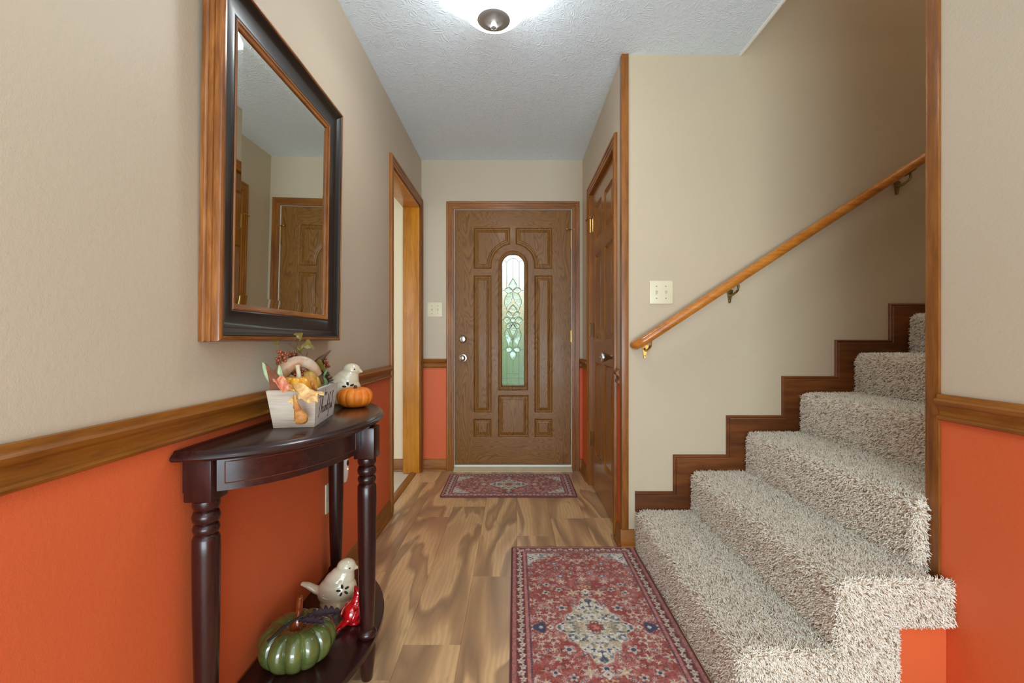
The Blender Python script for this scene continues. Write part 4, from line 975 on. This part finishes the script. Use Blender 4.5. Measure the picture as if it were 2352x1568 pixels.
# red cardinal figurine on the shelf
cb = thing('cardinal_figurine', 'shiny red ceramic cardinal on the lower shelf behind the front leg', 'figurine', (-0.512, 1.448, SZ+0.0005), math.radians(62)); cb.scale = (1.12,1.15,1.05)
def redglaze():
    t = NT('red_glaze'); v = t.coord(); n = t.noise(v, 70, 3)
    t.bump(t.noise(v, 240, 2), 0.25, 0.001)
    return t.set(t.ramp(n, [(0.32, lin((112,8,12))), (0.5, lin((188,14,22))), (0.75, lin((206,26,30)))]), 0.1, coat=1.0, coat_rough=0.04)
M['red'] = redglaze()
m = MB(); R_ = lambda a: Matrix.Rotation(a, 3, 'Y')
m.ell((0,0,0.034), (0.034,0.026,0.030), 20, 12, R_(-0.5)); m.ell((0.014,0,0.060), (0.018,0.017,0.022), 16, 10); m.ell((0.018,0,0.082), (0.015,0.0145,0.014), 14, 10)
m.tube([(0.014,0,0.088),(0.006,0,0.104),(0.000,0,0.110)], [0.010,0.005,0.0015], 10); m.tube([(-0.020,0,0.022),(-0.050,0,0.014),(-0.072,0,0.009)], [0.014,0.010,0.008], 12, flat=0.5); m.lathe([(0,0),(0.021,0),(0.023,0.006),(0.018,0.02),(0,0.03)], (0.002,0,0), 20)
mod_remesh(m.build('body', M['red'], cb), 0.002, 4)
for sy in (-1,1):
    m = MB(); m.ell((-0.004, sy*0.023, 0.038), (0.026,0.006,0.015), 16, 10, R_(-0.6)); m.build('wing', M['red'], cb, smooth=True)
MB().tube([(0.030,0,0.081),(0.042,0,0.077)], [0.006,0.001], 8).build('beak', M['orange'], cb, smooth=True)

# ---------------------------------------------------------------- wooden planter box and its autumn filling
PBX, PBY, PBA = -0.611, 1.331, math.radians(9)
R2 = Matrix.Rotation(PBA, 3, 'Z')
def PB(x, y, z): return tuple(Vector((PBX, PBY, TZ)) + R2 @ Vector((x, y, z)))
pb = thing('planter_box', 'small whitewashed wooden planter box lettered thankful on the table', 'planter', (PBX, PBY, TZ+0.0006), PBA)
bw_, bl_, tw_, tl_, hh = 0.052, 0.106, 0.062, 0.130, 0.101; th = 0.009
def quad_board(a, b, c, d, nrm, thick):
    n_ = Vector(nrm); V = [Vector(p) for p in (a,b,c,d)]; W = [p-n_*thick for p in V]
    m = MB(); m.add(V+W, [(0,1,2,3),(7,6,5,4),(0,4,5,1),(1,5,6,2),(2,6,7,3),(3,7,4,0)]); return m
quad_board((-bw_,-bl_,0),(bw_,-bl_,0),(tw_,-tl_,hh),(-tw_,-tl_,hh),(0,-0.95,-0.3),th).build('end_panel', M['planter'], pb)
quad_board((bw_,bl_,0),(-bw_,bl_,0),(-tw_,tl_,hh),(tw_,tl_,hh),(0,0.95,-0.3),th).build('end_panel', M['planter'], pb)
M['planter_y'] = wood('whitewashed_wood_side', (176,168,160), (212,208,202), (226,224,220), 'y', 1.2, 0.7, 0.0)
PSIDE = quad_board((bw_,-bl_,0),(bw_,bl_,0),(tw_,tl_,hh),(tw_,-tl_,hh),(0.99,0,-0.13),th).build('side_panel', M['planter_y'], pb)
quad_board((-bw_,bl_,0),(-bw_,-bl_,0),(-tw_,-tl_,hh),(-tw_,tl_,hh),(-0.99,0,-0.13),th).build('side_panel', M['planter_y'], pb)
MB().box((-bw_+.002,-bl_+.002,0.0),(bw_-.002,bl_-.002,0.008)).build('bottom_panel', M['planter'], pb)
# handwritten word on the side facing the hall
GL = {'T': ([[(0.0,1.62),(0.35,1.78),(0.95,1.70)],[(0.48,1.72),(0.44,0.9),(0.34,-0.1),(0.22,-0.25)]], 0.85),
 'h': ([[(0.05,0),(0.10,0.9),(0.22,1.7),(0.30,1.5),(0.16,0.5),(0.10,0.0)],[(0.12,0.3),(0.30,0.62),(0.42,0.5),(0.42,0.1),(0.55,0.0)]], 0.6),
 'a': ([[(0.42,0.5),(0.22,0.58),(0.06,0.3),(0.14,0.02),(0.34,0.12),(0.44,0.5),(0.44,0.1),(0.56,0.02)]], 0.58),
 'n': ([[(0.04,0.5),(0.12,0.56),(0.12,0.0)],[(0.12,0.3),(0.30,0.58),(0.40,0.45),(0.40,0.08),(0.52,0.02)]], 0.56),
 'k': ([[(0.06,0),(0.12,0.9),(0.24,1.6),(0.28,1.4),(0.14,0.4),(0.10,0)],[(0.42,0.55),(0.16,0.28),(0.46,0.0)]], 0.52),
 'f': ([[(0.44,1.5),(0.30,1.75),(0.20,1.3),(0.18,0.3),(0.10,-0.7),(0.00,-0.6)],[(0.02,0.5),(0.40,0.58)]], 0.42),
 'u': ([[(0.06,0.52),(0.06,0.12),(0.20,0.0),(0.36,0.16),(0.40,0.54),(0.40,0.08),(0.52,0.02)]], 0.54),
 'l': ([[(0.06,0.1),(0.16,0.9),(0.26,1.7),(0.18,1.6),(0.12,0.4),(0.16,0.0),(0.30,0.08)]], 0.36),
 'b': ([[(0.08,1.2),(0.08,0.0)],[(0.08,0.4),(0.30,0.55),(0.36,0.2),(0.10,0.0)]], 0.5),
 'e': ([[(0.06,0.3),(0.34,0.34),(0.26,0.56),(0.08,0.4),(0.10,0.08),(0.34,0.06)]], 0.4)}
def letters(word, y0, z0, sz, sx, rad):
    x_ = 0
    for ch in word:
        S, adv = GL[ch]; m = MB()
        for s_ in S:
            P = []
            for q in catmull([(a, 0, b) for a, b in s_], 4):
                zz = z0+q.z*sz; P.append((bw_+(tw_-bw_)*zz/hh+0.0006, y0+(x_+q.x)*sx, zz))
            m.tube(P, rad, 5)
        m.build('letter', M['ink'], PSIDE); x_ += adv
letters('be', -0.026, 0.076, 0.015, 0.026, 0.0006); letters('Thankful', -0.088, 0.029, 0.029, 0.037, 0.0008)

def place(o, loc, rot=(0,0,0)): o.location = loc; o.rotation_euler = rot; return o
# yellow pumpkin in the box
c = PB(0.004, -0.078, 0.072)
y_ = thing('pumpkin', 'shiny yellow mini pumpkin with grey stem in the planter box', 'pumpkin', c)
pumpkin_mb(0.050, 0.075, 9, 0.13).build('body', M['yellow'], y_, smooth=True)
MB().tube(catmull([(0,0,0.050),(0,0,0.070),(-0.002,0,0.084),(-0.004,0.002,0.094)], 4), [0.012,0.010,0.008,0.0065,0.006,0.0058,0.0056,0.0056,0.0055,0.0056,0.006,0.0065,0.0068], 10).build('stem', M['stemgrey'], y_, smooth=True)
# yellow-green gourd behind it
y_ = thing('gourd', 'ribbed yellow and green gourd in the planter box beside the pinecone', 'gourd', PB(0.010, -0.006, 0.064))
pumpkin_mb(0.037, 0.100, 8, 0.10, sq=1).build('body', M['gourdyg'], y_, smooth=True)
MB().tube(catmull([(0,0,0.085),(0.004,0.004,0.104),(-0.016,0.004,0.112)], 4), [0.009,0.007,0.006,0.006,0.006,0.006,0.006,0.005,0.005], 8).build('stem', M['stembrown'], y_, smooth=True)
# tan crook-neck gourd arching over
y_ = thing('crookneck_gourd', 'tan and grey gourd arching like a handle over the planter box', 'gourd', PB(-0.014, -0.02, 0.062))
pts = catmull([(-0.012,-0.050,-0.03),(-0.034,-0.046,0.050),(-0.022,-0.030,0.094),(0.010,-0.012,0.112),(0.036,0.004,0.100),(0.054,0.014,0.072)], 6)
rad = list(np.interp(np.linspace(0,1,len(pts)), [0,0.25,0.6,0.85,1], [0.020,0.022,0.018,0.014,0.008]))
MB().tube(pts, rad, 16).build('body', M['tangourd'], y_, smooth=True)
MB().tube([pts[-1], pts[-1]+Vector((0.006,0.004,-0.016)), pts[-1]+Vector((0.010,0.006,-0.026))], [0.007,0.006,0.004], 8).build('stem', M['stembrown'], y_, smooth=True)
# curved brown stem of a gourd at the back
y_ = thing('gourd', 'curved brown gourd with a pointed stem standing at the back of the planter', 'gourd', PB(0.004, 0.058, 0.066))
m = MB(); m.ell((0,0,0.030), (0.026,0.026,0.034), 16, 12); m.build('body', M['huskdark'], y_, smooth=True)
MB().tube(catmull([(0,0,0.055),(0.004,0.0,0.085),(0.022,0.006,0.110),(0.034,0.012,0.124),(0.048,0.016,0.138)], 4), [0.011,0.0105,0.010,0.010,0.0105,0.011,0.0115,0.011,0.010,0.009,0.007,0.0055,0.0045,0.004,0.0035,0.003,0.0025], 10).build('stem', M['stembrown'], y_, smooth=True)
# small green gourd
y_ = thing('gourd', 'small dark green gourd at the right rim of the planter box', 'gourd', PB(0.041, 0.026, 0.070))
m = MB(); m.ell((0,0,0.026), (0.016,0.020,0.030), 16, 12); m.build('body', M['greengourd'], y_, smooth=True)
MB().tube([(0,0,0.05),(0.004,0.0,0.062),(0.014,0,0.078)], [0.005,0.004,0.004], 8).build('stem', M['greengourd'], y_, smooth=True)
# brown bark panel leaning at the left with pale leaves behind
y_ = thing('bark_piece', 'brown triangular bark piece leaning at the left of the planter', 'decoration', PB(-0.034, -0.112, 0.052), PBA)
o = MB().prism([(-0.016,0.0),(0.050,0.0),(0.036,0.030),(0.016,0.064),(-0.006,0.092),(-0.036,0.122),(-0.028,0.080)], 'y', 0.0, 0.004).build('bark_sheet', M['bark2'], y_)
y_ = thing('leaf_sprig', 'pale green leaf tips behind the brown bark in the planter', 'leaves', PB(-0.044, -0.100, 0.105), PBA)
for a, lx, s_ in ((-0.42,-0.004,0.75),(-0.10,0.012,0.62)):
    lf = leaf_mb(0.105*s_, 0.012*s_, 1, 0.08, 8, 0.0).build('leaf', M['paleleaf'], y_, smooth=True, fix=False); solid(lf); lf.location = (lx,0,0); lf.rotation_euler = (math.radians(90), math.radians(-90)-a*0+a, 0)
# berry clusters
def berries(label, c, n, spread, seed):
    rr = random.Random(seed); root = thing('berry_cluster', label, 'berries', c, 0, 'berry clusters in the planter box')
    first = None; m = MB(); m.tube([(0,0,-spread[2]*1.6),(0.002,0,spread[2]*0.7)], 0.0014, 6); m.build('stem', M['stembrown'], root)
    k = 0; tries = 0; pts = []
    while k < n and tries < 4000:
        tries += 1; p = Vector([rr.uniform(-1,1)*spread[i] for i in range(3)])
        if (p.x/spread[0])**2+(p.y/spread[1])**2+(p.z/spread[2])**2 > 1: continue
        if any((p-q).length < 0.0078 for q in pts): continue
        pts.append(p); k += 1; r = rr.uniform(0.0040, 0.0050)
        if first is None:
            o = MB().ell((0,0,0), (0.005,0.005,0.005), 12, 8).build('berry', M['berry'], root, smooth=True); first = o
        else:
            o = first.copy(); COL.objects.link(o); o.parent = root
        o.location = p; o.scale = (r/0.005,)*3
berries('rust-red berry cluster at the upper left above the arching gourd', PB(-0.050, -0.050, 0.186), 26, (0.018,0.015,0.024), 1)
berries('rust-red berry cluster peeking up behind the top of the arching gourd', PB(-0.040, 0.020, 0.190), 14, (0.016,0.012,0.012), 2)
berries('rust-red berry cluster under the arching gourd, behind the yellow pumpkin', PB(-0.016, -0.036, 0.146), 24, (0.030,0.014,0.014), 3)
berries('rust-red berry cluster at the right above the pinecone', PB(0.028, 0.082, 0.150), 34, (0.020,0.016,0.030), 4)
# pine cone
y_ = thing('pinecone', 'brown pinecone at the right end of the planter box', 'pinecone', PB(0.034, 0.072, 0.072)); m = MB()
m.ell((0,0,0.030), (0.014,0.014,0.034), 12, 10)
for i in range(70):
    zz = i/70; a = i*2.39996; r = 0.023*math.sin(math.pi*(0.12+0.80*zz))**0.8; c = Vector((math.cos(a)*r*0.6, math.sin(a)*r*0.6, 0.002+zz*0.060)); o_ = Vector((math.cos(a), math.sin(a), 0.35)); tt = Vector((-math.sin(a), math.cos(a), 0))
    e = c+o_*r*0.55; m.add([c-tt*0.003, c+tt*0.003, e+tt*0.0052, e+o_*0.003, e-tt*0.0052, e+Vector((0,0,-0.0022))], [(0,1,2,3,4),(0,4,5),(1,5,2),(0,5,1),(2,5,3),(3,5,4)])
m.build('cone', M['cone'], y_, fix=False)
# ivy sprig rising above
y_ = thing('ivy_sprig', 'thin dark twig with olive ivy leaves rising above the planter', 'leaves', PB(-0.010, 0.02, 0.115))
m = MB(); tw = catmull([(0.010,0.0,0.0),(0.008,0.0,0.055),(-0.004,-0.004,0.078),(-0.026,-0.010,0.100),(-0.048,-0.014,0.116),(-0.064,-0.016,0.119)], 5)
m.tube(tw, 0.0011, 6); m.tube([tw[14],(-0.016,-0.008,0.108),(-0.018,-0.01,0.116)], 0.0008, 5); m.tube([tw[7],(0.010,-0.003,0.078),(0.012,-0.003,0.086)], 0.0008, 5); m.tube([tw[17],(-0.022,-0.012,0.122),(-0.016,-0.012,0.130)], 0.0009, 5)
m.build('twig', M['stembrown'], y_, smooth=True)
def ivy(loc, s_, rx_, ry_):
    P = [(0,0),(0.010,0.004),(0.017,-0.002),(0.016,0.010),(0.010,0.017),(0.0,0.030),(-0.010,0.017),(-0.016,0.010),(-0.017,-0.002),(-0.010,0.004)]
    P = catmull([(a*s_,0,b*s_) for a, b in P], 3, True); c = Vector((0,0.003,0.011*s_)); V = [tuple(p) for p in P]+[tuple(c)]; n = len(P)
    lf = new_obj('leaf', V, [(i,(i+1)%n,n) for i in range(n)], M['ivyleaf'], y_); solid(lf, 0.0007); lf.location = loc; lf.rotation_euler = (0.2, ry_, rx_)
ivy((0.010,0.0,0.095), 1.0, 0.3, 0.1); ivy((0.012,0.002,0.040), 0.5, 0.2, 3.3); ivy((-0.006,-0.002,0.088), 0.75, -0.3, -0.9); ivy((-0.016,-0.012,0.128), 0.75, 0.2, 0.9); ivy((0.036,0.010,0.030), 1.25, 0.2, 0.2); ivy((-0.066,-0.016,0.112), 0.55, 0.2, -1.4)
# papery leaves draped over the front of the box
def crumple(nx, ny, fn, mat, name, root, seed, amp):
    rr = random.Random(seed); V = []; F = []
    for j in range(ny+1):
        for i in range(nx+1):
            p = Vector(fn(i/nx, j/ny)); V.append(p+Vector((rr.uniform(-1,1), rr.uniform(-1,1), rr.uniform(-1,1)))*amp)
    for j in range(ny):
        for i in range(nx): a = j*(nx+1)+i; F.append((a,a+1,a+nx+2,a+nx+1))
    o = new_obj(name, V, F, mat, root, smooth=True); solid(o, 0.0006)
    s_ = o.modifiers.new('sub', 'SUBSURF'); s_.levels = 1; s_.render_levels = 2; return o
y_ = thing('dried_husk', 'papery dried husk leaves draped over the front rim of the planter', 'leaves', PB(0.02, -0.15, 0.095), PBA)
def husk1(u, v):
    a = (u-0.5)*2; return (-0.045+v*0.105, -0.012+0.02*a-0.012*v, 0.040-0.050*v*v-0.010*abs(a)+0.012*math.sin(v*7+a*3)) if True else None
crumple(9, 18, lambda u, v: (-0.022+v*0.088, 0.004-0.026*math.sin(v*3.1)+0.010*(u-0.5), 0.024-0.024*v+0.022*(u-0.5)*math.sin(v*3.14)**0.6+0.006*math.sin(v*9+u*4)), M['husk'], 'husk_leaf', y_, 1, 0.0020)
crumple(8, 14, lambda u, v: (-0.058+v*0.052, 0.004-0.010*v+0.016*(u-0.5), 0.038-0.022*v+0.030*(u-0.5)*math.sin(v*3.0+0.1)+0.005*math.sin(v*8+u*5)), M['redleaf'], 'red_leaf', y_, 2, 0.0022)
crumple(8, 14, lambda u, v: (0.016+v*0.038, 0.034-0.026*v, 0.044-0.046*v+0.028*(u-0.5)*math.sin(v*3.1)+0.005*math.sin(v*7+u*6)), M['huskdark'], 'curled_leaf', y_, 3, 0.0024)
crumple(8, 14, lambda u, v: (0.004+v*0.052, -0.010-0.006*v, 0.000+0.026*(u-0.5)-0.010*v+0.004*math.sin(v*9+u*7)), M['husk'], 'husk_leaf', y_, 6, 0.0018)
# the hanging seed pod
m = MB(); P = catmull([(0.002,-0.022,0.000),(0.004,-0.022,-0.020),(0.010,-0.021,-0.042),(0.016,-0.018,-0.060),(0.020,-0.015,-0.074)], 5)
rd = list(np.interp(np.linspace(0,1,len(P)), [0,0.2,0.45,0.75,0.92,1], [0.004,0.005,0.010,0.018,0.014,0.005])); n0 = len(m.v); m.tube(P, rd, 14, flat=0.55, up=(0,1,0))
rr = random.Random(9); m.v = [(a+rr.uniform(-1,1)*0.0012, b+rr.uniform(-1,1)*0.0008, c_+rr.uniform(-1,1)*0.0012) for a, b, c_ in m.v]
m.build('seed_pod', M['huskdark'], y_, smooth=True)
crumple(4, 5, lambda u, v: (-0.012+v*0.018, -0.021, -0.012-0.010*v+0.014*(u-0.5)), M['husk'], 'husk_leaf', y_, 7, 0.0018)

# ---------------------------------------------------------------- rugs
def rug_colors(A, B, ha, hb, seed):
    """A across, B along (metres from the centre) -> sRGB 0..255"""
    r = np.random.default_rng(seed); sh = A.shape
    C = np.zeros(sh+(3,)); d = np.minimum(ha-np.abs(A), hb-np.abs(B))
    red, rose, maroon, cream, navy, blue, gold = map(np.array, ([156,74,66],[190,126,118],[112,54,54],[206,200,186],[62,68,96],[112,132,148],[206,180,134]))
    n1 = vnoise(A+3, B+3, seed+1, 22)[...,None]; n2 = vnoise(A+3, B+3, seed+2, 130)[...,None]; n3 = vnoise(A+2, B+2, seed+3, 60)[...,None]; n4 = vnoise(A+1, B+1, seed+4, 260)[...,None]
    field = red+(rose-red)*np.clip((n1*0.45+n3*0.55-0.38)*1.8, 0, 1); field = field+(maroon-field)*np.clip((n2-0.62)*1.8, 0, 0.6)
    C[:] = field
    a0 = ha-0.072; b0 = hb-0.072; ax = np.abs(A); ay = np.abs(B)
    def put(mask, col, k=1.0):
        mk = np.clip(mask, 0, 1)[...,None]*k; C[:] = C*(1-mk)+np.array(col)*mk
    edge = lambda s_, w_=0.003: np.clip(s_/w_+0.5, 0, 1)
    wob = (vnoise(A+5, B+5, seed+7, 70)-0.5)*0.012+(vnoise(A+5, B+5, seed+8, 30)-0.5)*0.012
    # scattered blossoms in the field, mirrored both ways
    flowers = []
    tries = 0
    while len(flowers) < int(130*ha*hb/0.2) and tries < 9000:
        tries += 1; p = (r.uniform(0, a0), r.uniform(0, b0)); R = r.choice([0.007,0.012,0.017,0.023], p=[0.3,0.3,0.25,0.15])
        if all(math.hypot(p[0]-q[0], p[1]-q[1]) > (R+q[2])*1.12 for q in flowers): flowers.append((p[0], p[1], R, r.integers(0, 5), r.uniform(0, 6.28), r.integers(4, 8)))
    for fx, fy, R, kind, ph, npet in flowers:
        dx, dy = ax-fx, ay-fy; rr_ = np.hypot(dx, dy); sel = rr_ < R*1.6
        if not sel.any(): continue
        th = np.arctan2(dy, dx); pet = R*(0.78+0.28*np.cos(npet*th+ph)); 
        c1, c2 = [(cream, gold), (cream, navy), (blue, cream), (gold, red), (cream, red)][kind]
        put(edge(pet-rr_, 0.0025)*sel, c1*0.97, 0.85); put(edge(R*0.36-rr_, 0.002)*sel, c2, 0.9)
        put(edge(0.0022-np.abs(rr_-R*1.15), 0.002)*(np.cos(npet*th+ph+1) > 0.2)*sel, navy if kind % 2 else cream, 0.6)
    # little vine squiggles
    v_ = vnoise(ax+9, ay+9, seed+11, 40)-0.5; put(edge(0.035-np.abs(v_), 0.02)*(vnoise(ax+1, ay+4, seed+12, 55) > 0.55), cream, 0.5)
    v_ = vnoise(ax+7, ay+2, seed+13, 60)-0.5; put(edge(0.03-np.abs(v_), 0.02)*(vnoise(ax+3, ay+8, seed+14, 48) > 0.66), blue*0.8, 0.6)
    # medallion
    ma, mb = min(0.137, ha*0.46), 0.205*(hb/0.645)**0.9
    md = 1-(ax/ma)**1.05-(ay/mb)**1.0; md = md+wob*4+0.05*np.cos(np.arctan2(ay/mb, ax/ma)*14)
    put(edge(md+0.05, 0.03)*edge(0.06-md, 0.03), rose, 0.7); put(edge(md, 0.03), cream)
    for (px_, py_, pr_) in ((0, mb+0.028, 0.020), (ma+0.022, 0, 0.014)):
        q = 1-(np.abs(ax-px_)/pr_)-(np.abs(ay-py_)/(pr_*1.1)); put(edge(q+wob*6, 0.1), cream); put(edge(0.004-np.hypot(ax-px_, ay-py_), 0.003), red)
    inm = edge(md-0.03, 0.03)
    cell = vnoise(ax+4, ay+4, seed+21, 80); put(inm*edge(cell-0.70, 0.05), blue*0.75, 0.75); cell = vnoise(ax+8, ay+1, seed+22, 95); put(inm*edge(cell-0.76, 0.05), navy, 0.7)
    cell = vnoise(ax+2, ay+6, seed+23, 50); put(inm*edge(cell-0.72, 0.06), gold*0.92, 0.6); cell = vnoise(ax+6, ay+3, seed+24, 110); put(inm*edge(cell-0.78, 0.05), np.array([150,140,120]), 0.6)
    rc = np.hypot(A, B*0.95); put(edge(0.026+0.003*np.cos(np.arctan2(B, A)*12)-rc, 0.003), red*0.96); put(edge(0.014-rc, 0.003)*(n2[...,0] > 0.35), rose*1.02, 0.8)
    # blue palmettes either side of the medallion
    pq = np.hypot((ax-ma-0.062)/0.024, ay/0.028)+(vnoise(ax+1, ay+1, seed+30, 120)-0.5)*0.9; put(edge(1-pq, 0.15), navy, 0.95); put(edge(0.008-np.hypot(ax-ma-0.055, ay), 0.003), cream, 0.9)
    # corner spandrels
    ca, cb_ = np.maximum(a0-ax, 0), np.maximum(b0-ay, 0); s_ = 1-(ca/0.135)**0.85-(cb_/0.125)**0.85+wob*5+0.05*np.sin((ca-cb_)*120)
    sp_ = edge(s_, 0.05)*edge(np.minimum(a0-ax, b0-ay), 0.002); put(sp_, cream)
    cell = vnoise(ax+4, ay+4, seed+41, 85); put(sp_*edge(cell-0.72, 0.05), navy*1.05, 0.7); cell = vnoise(ax+3, ay+9, seed+42, 70); put(sp_*edge(cell-0.74, 0.05), blue*0.8, 0.6)
    # borders
    inb = edge(0.072-d, 0.0015); put(inb, maroon*0.6+rose*0.4, 1.0)
    put(edge(0.0035-np.abs(d-0.066), 0.0015)*((np.where(ha-ax < hb-ay, B, A)*90 % 1) < 0.6), navy, 0.8)
    put(edge(0.005-np.abs(d-0.059), 0.002), rose, 0.85)
    t_ = np.where(ha-ax < hb-ay, B, A); ph = t_*2*math.pi/0.052
    wv = 0.037+0.007*np.sin(ph); put(edge(0.052-d, 0.002)*edge(d-0.021, 0.002), maroon*0.95, 0.85)
    put(edge(0.0022-np.abs(d-wv), 0.002), cream*0.97, 0.9)
    for off, dc, rr2, cc in ((0.013, 0.034, 0.0110, cream), (0.039, 0.040, 0.0095, cream)):
        tt = ((t_-off) % 0.052)-0.026; q = np.hypot(tt, (d-dc)); put(edge(rr2*(1+0.25*np.cos(np.arctan2(d-dc, tt)*5))-q, 0.003), cc*0.98, 0.9); put(edge(0.003-q, 0.002), np.array([168,104,72]), 0.8)
    put(edge(0.017-d, 0.002)*edge(d-0.005, 0.002), rose*0.92+n3*0, 0.85)
    put(edge(0.005-d, 0.002), maroon*0.9)
    # wear and pile mottling
    C[:] = C*(0.84+0.32*n4)*(0.93+0.14*n2); C[:] = C+(np.array([196,160,152])-C)*np.clip((n1+n2*0.4-0.95)*0.9, 0, 0.35)
    return np.clip(C, 0, 255)
def rug(name, label, cx, cy, wx, wy, along, seed, step, lift=None):
    nx, ny = int(wx/step), int(wy/step); X, Y = np.meshgrid(np.linspace(-wx/2, wx/2, nx), np.linspace(-wy/2, wy/2, ny))
    # rounded corners
    rc = 0.018; ax, ay = np.abs(X), np.abs(Y); k = (ax > wx/2-rc) & (ay > wy/2-rc)
    ex, ey = ax-(wx/2-rc), ay-(wy/2-rc); q = np.maximum(ex, ey)/np.maximum(np.hypot(ex, ey), 1e-6)
    Xc = np.where(k, np.sign(X)*((wx/2-rc)+ex*q), X); Yc = np.where(k, np.sign(Y)*((wy/2-rc)+ey*q), Y)
    d = np.minimum(wx/2-np.abs(X), wy/2-np.abs(Y)); th = 0.0075
    Z = th-0.005*np.clip(1-d/0.006, 0, 1)**2+rng.normal(size=X.shape)*0.00045
    if lift is not None: Z = Z+lift(X+cx, Y+cy)
    cols = rug_colors(X, Y, wx/2, wy/2, seed) if along == 'y' else rug_colors(Y, X, wy/2, wx/2, seed)
    n = nx*ny; idx = np.arange(n).reshape(ny, nx); q4 = np.stack([idx[:-1,:-1], idx[:-1,1:], idx[1:,1:], idx[1:,:-1]], -1).reshape(-1, 4)
    V = np.stack([Xc, Yc, Z], -1).reshape(-1, 3)
    root = thing(name, label, 'rug', (cx, cy, 0.0))
    me = bpy.data.meshes.new('pile'); me.vertices.add(n); me.vertices.foreach_set('co', V.astype(np.float32).ravel())
    me.loops.add(len(q4)*4); me.loops.foreach_set('vertex_index', q4.ravel().astype(np.int32)); me.polygons.add(len(q4)); me.polygons.foreach_set('loop_start', (np.arange(len(q4))*4).astype(np.int32)); me.update(calc_edges=True)
    lc = cols/255; lc = np.where(lc <= 0.04045, lc/12.92, ((lc+0.055)/1.055)**2.4); at = me.color_attributes.new('col', 'FLOAT_COLOR', 'POINT')
    at.data.foreach_set('color', np.concatenate([lc.reshape(-1,3), np.ones((n,1))], 1).astype(np.float32).ravel())
    link('pile', me, M['rug'], root, True)
    # bound edge and backing
    P = []
    for (sx, sy, a0_) in ((1,1,0),(-1,1,90),(-1,-1,180),(1,-1,270)):
        for a in np.linspace(a0_, a0_+90, 6): P.append((sx*(wx/2-rc)+rc*math.cos(math.radians(a)), sy*(wy/2-rc)+rc*math.sin(math.radians(a)), 0))
    Q = []
    for i in range(len(P)):
        a, b = Vector(P[i]), Vector(P[(i+1)%len(P)]); k_ = max(1, int((b-a).length/0.03))
        Q += [a+(b-a)*j/k_ for j in range(k_)]
    lf_ = (lambda p: float(lift(np.array(p.x+cx), np.array(p.y+cy)))) if lift is not None else (lambda p: 0.0)
    Q = [Vector((p.x, p.y, 0.0034+lf_(p))) for p in Q]
    MB().tube(Q+[Q[0]], 0.0032, 6, caps=False).build('bound_edge', M['rugedge'], root, smooth=True)
    return root
rug('door_mat', 'small red patterned mat on the floor in front of the entrance door', -0.040, 3.215, 0.895, 0.505, 'x', 11, 0.0021)
def lift(x, y):
    return 0.020*np.clip((x-0.50)/0.09, 0, 1)**2*np.clip((y-2.17)/0.12, 0, 1)**2
rug('runner_rug', 'larger red patterned rug with cream medallion beside the bottom stair', 0.286, 1.615, 0.598, 1.262, 'y', 23, 0.0019, lift)
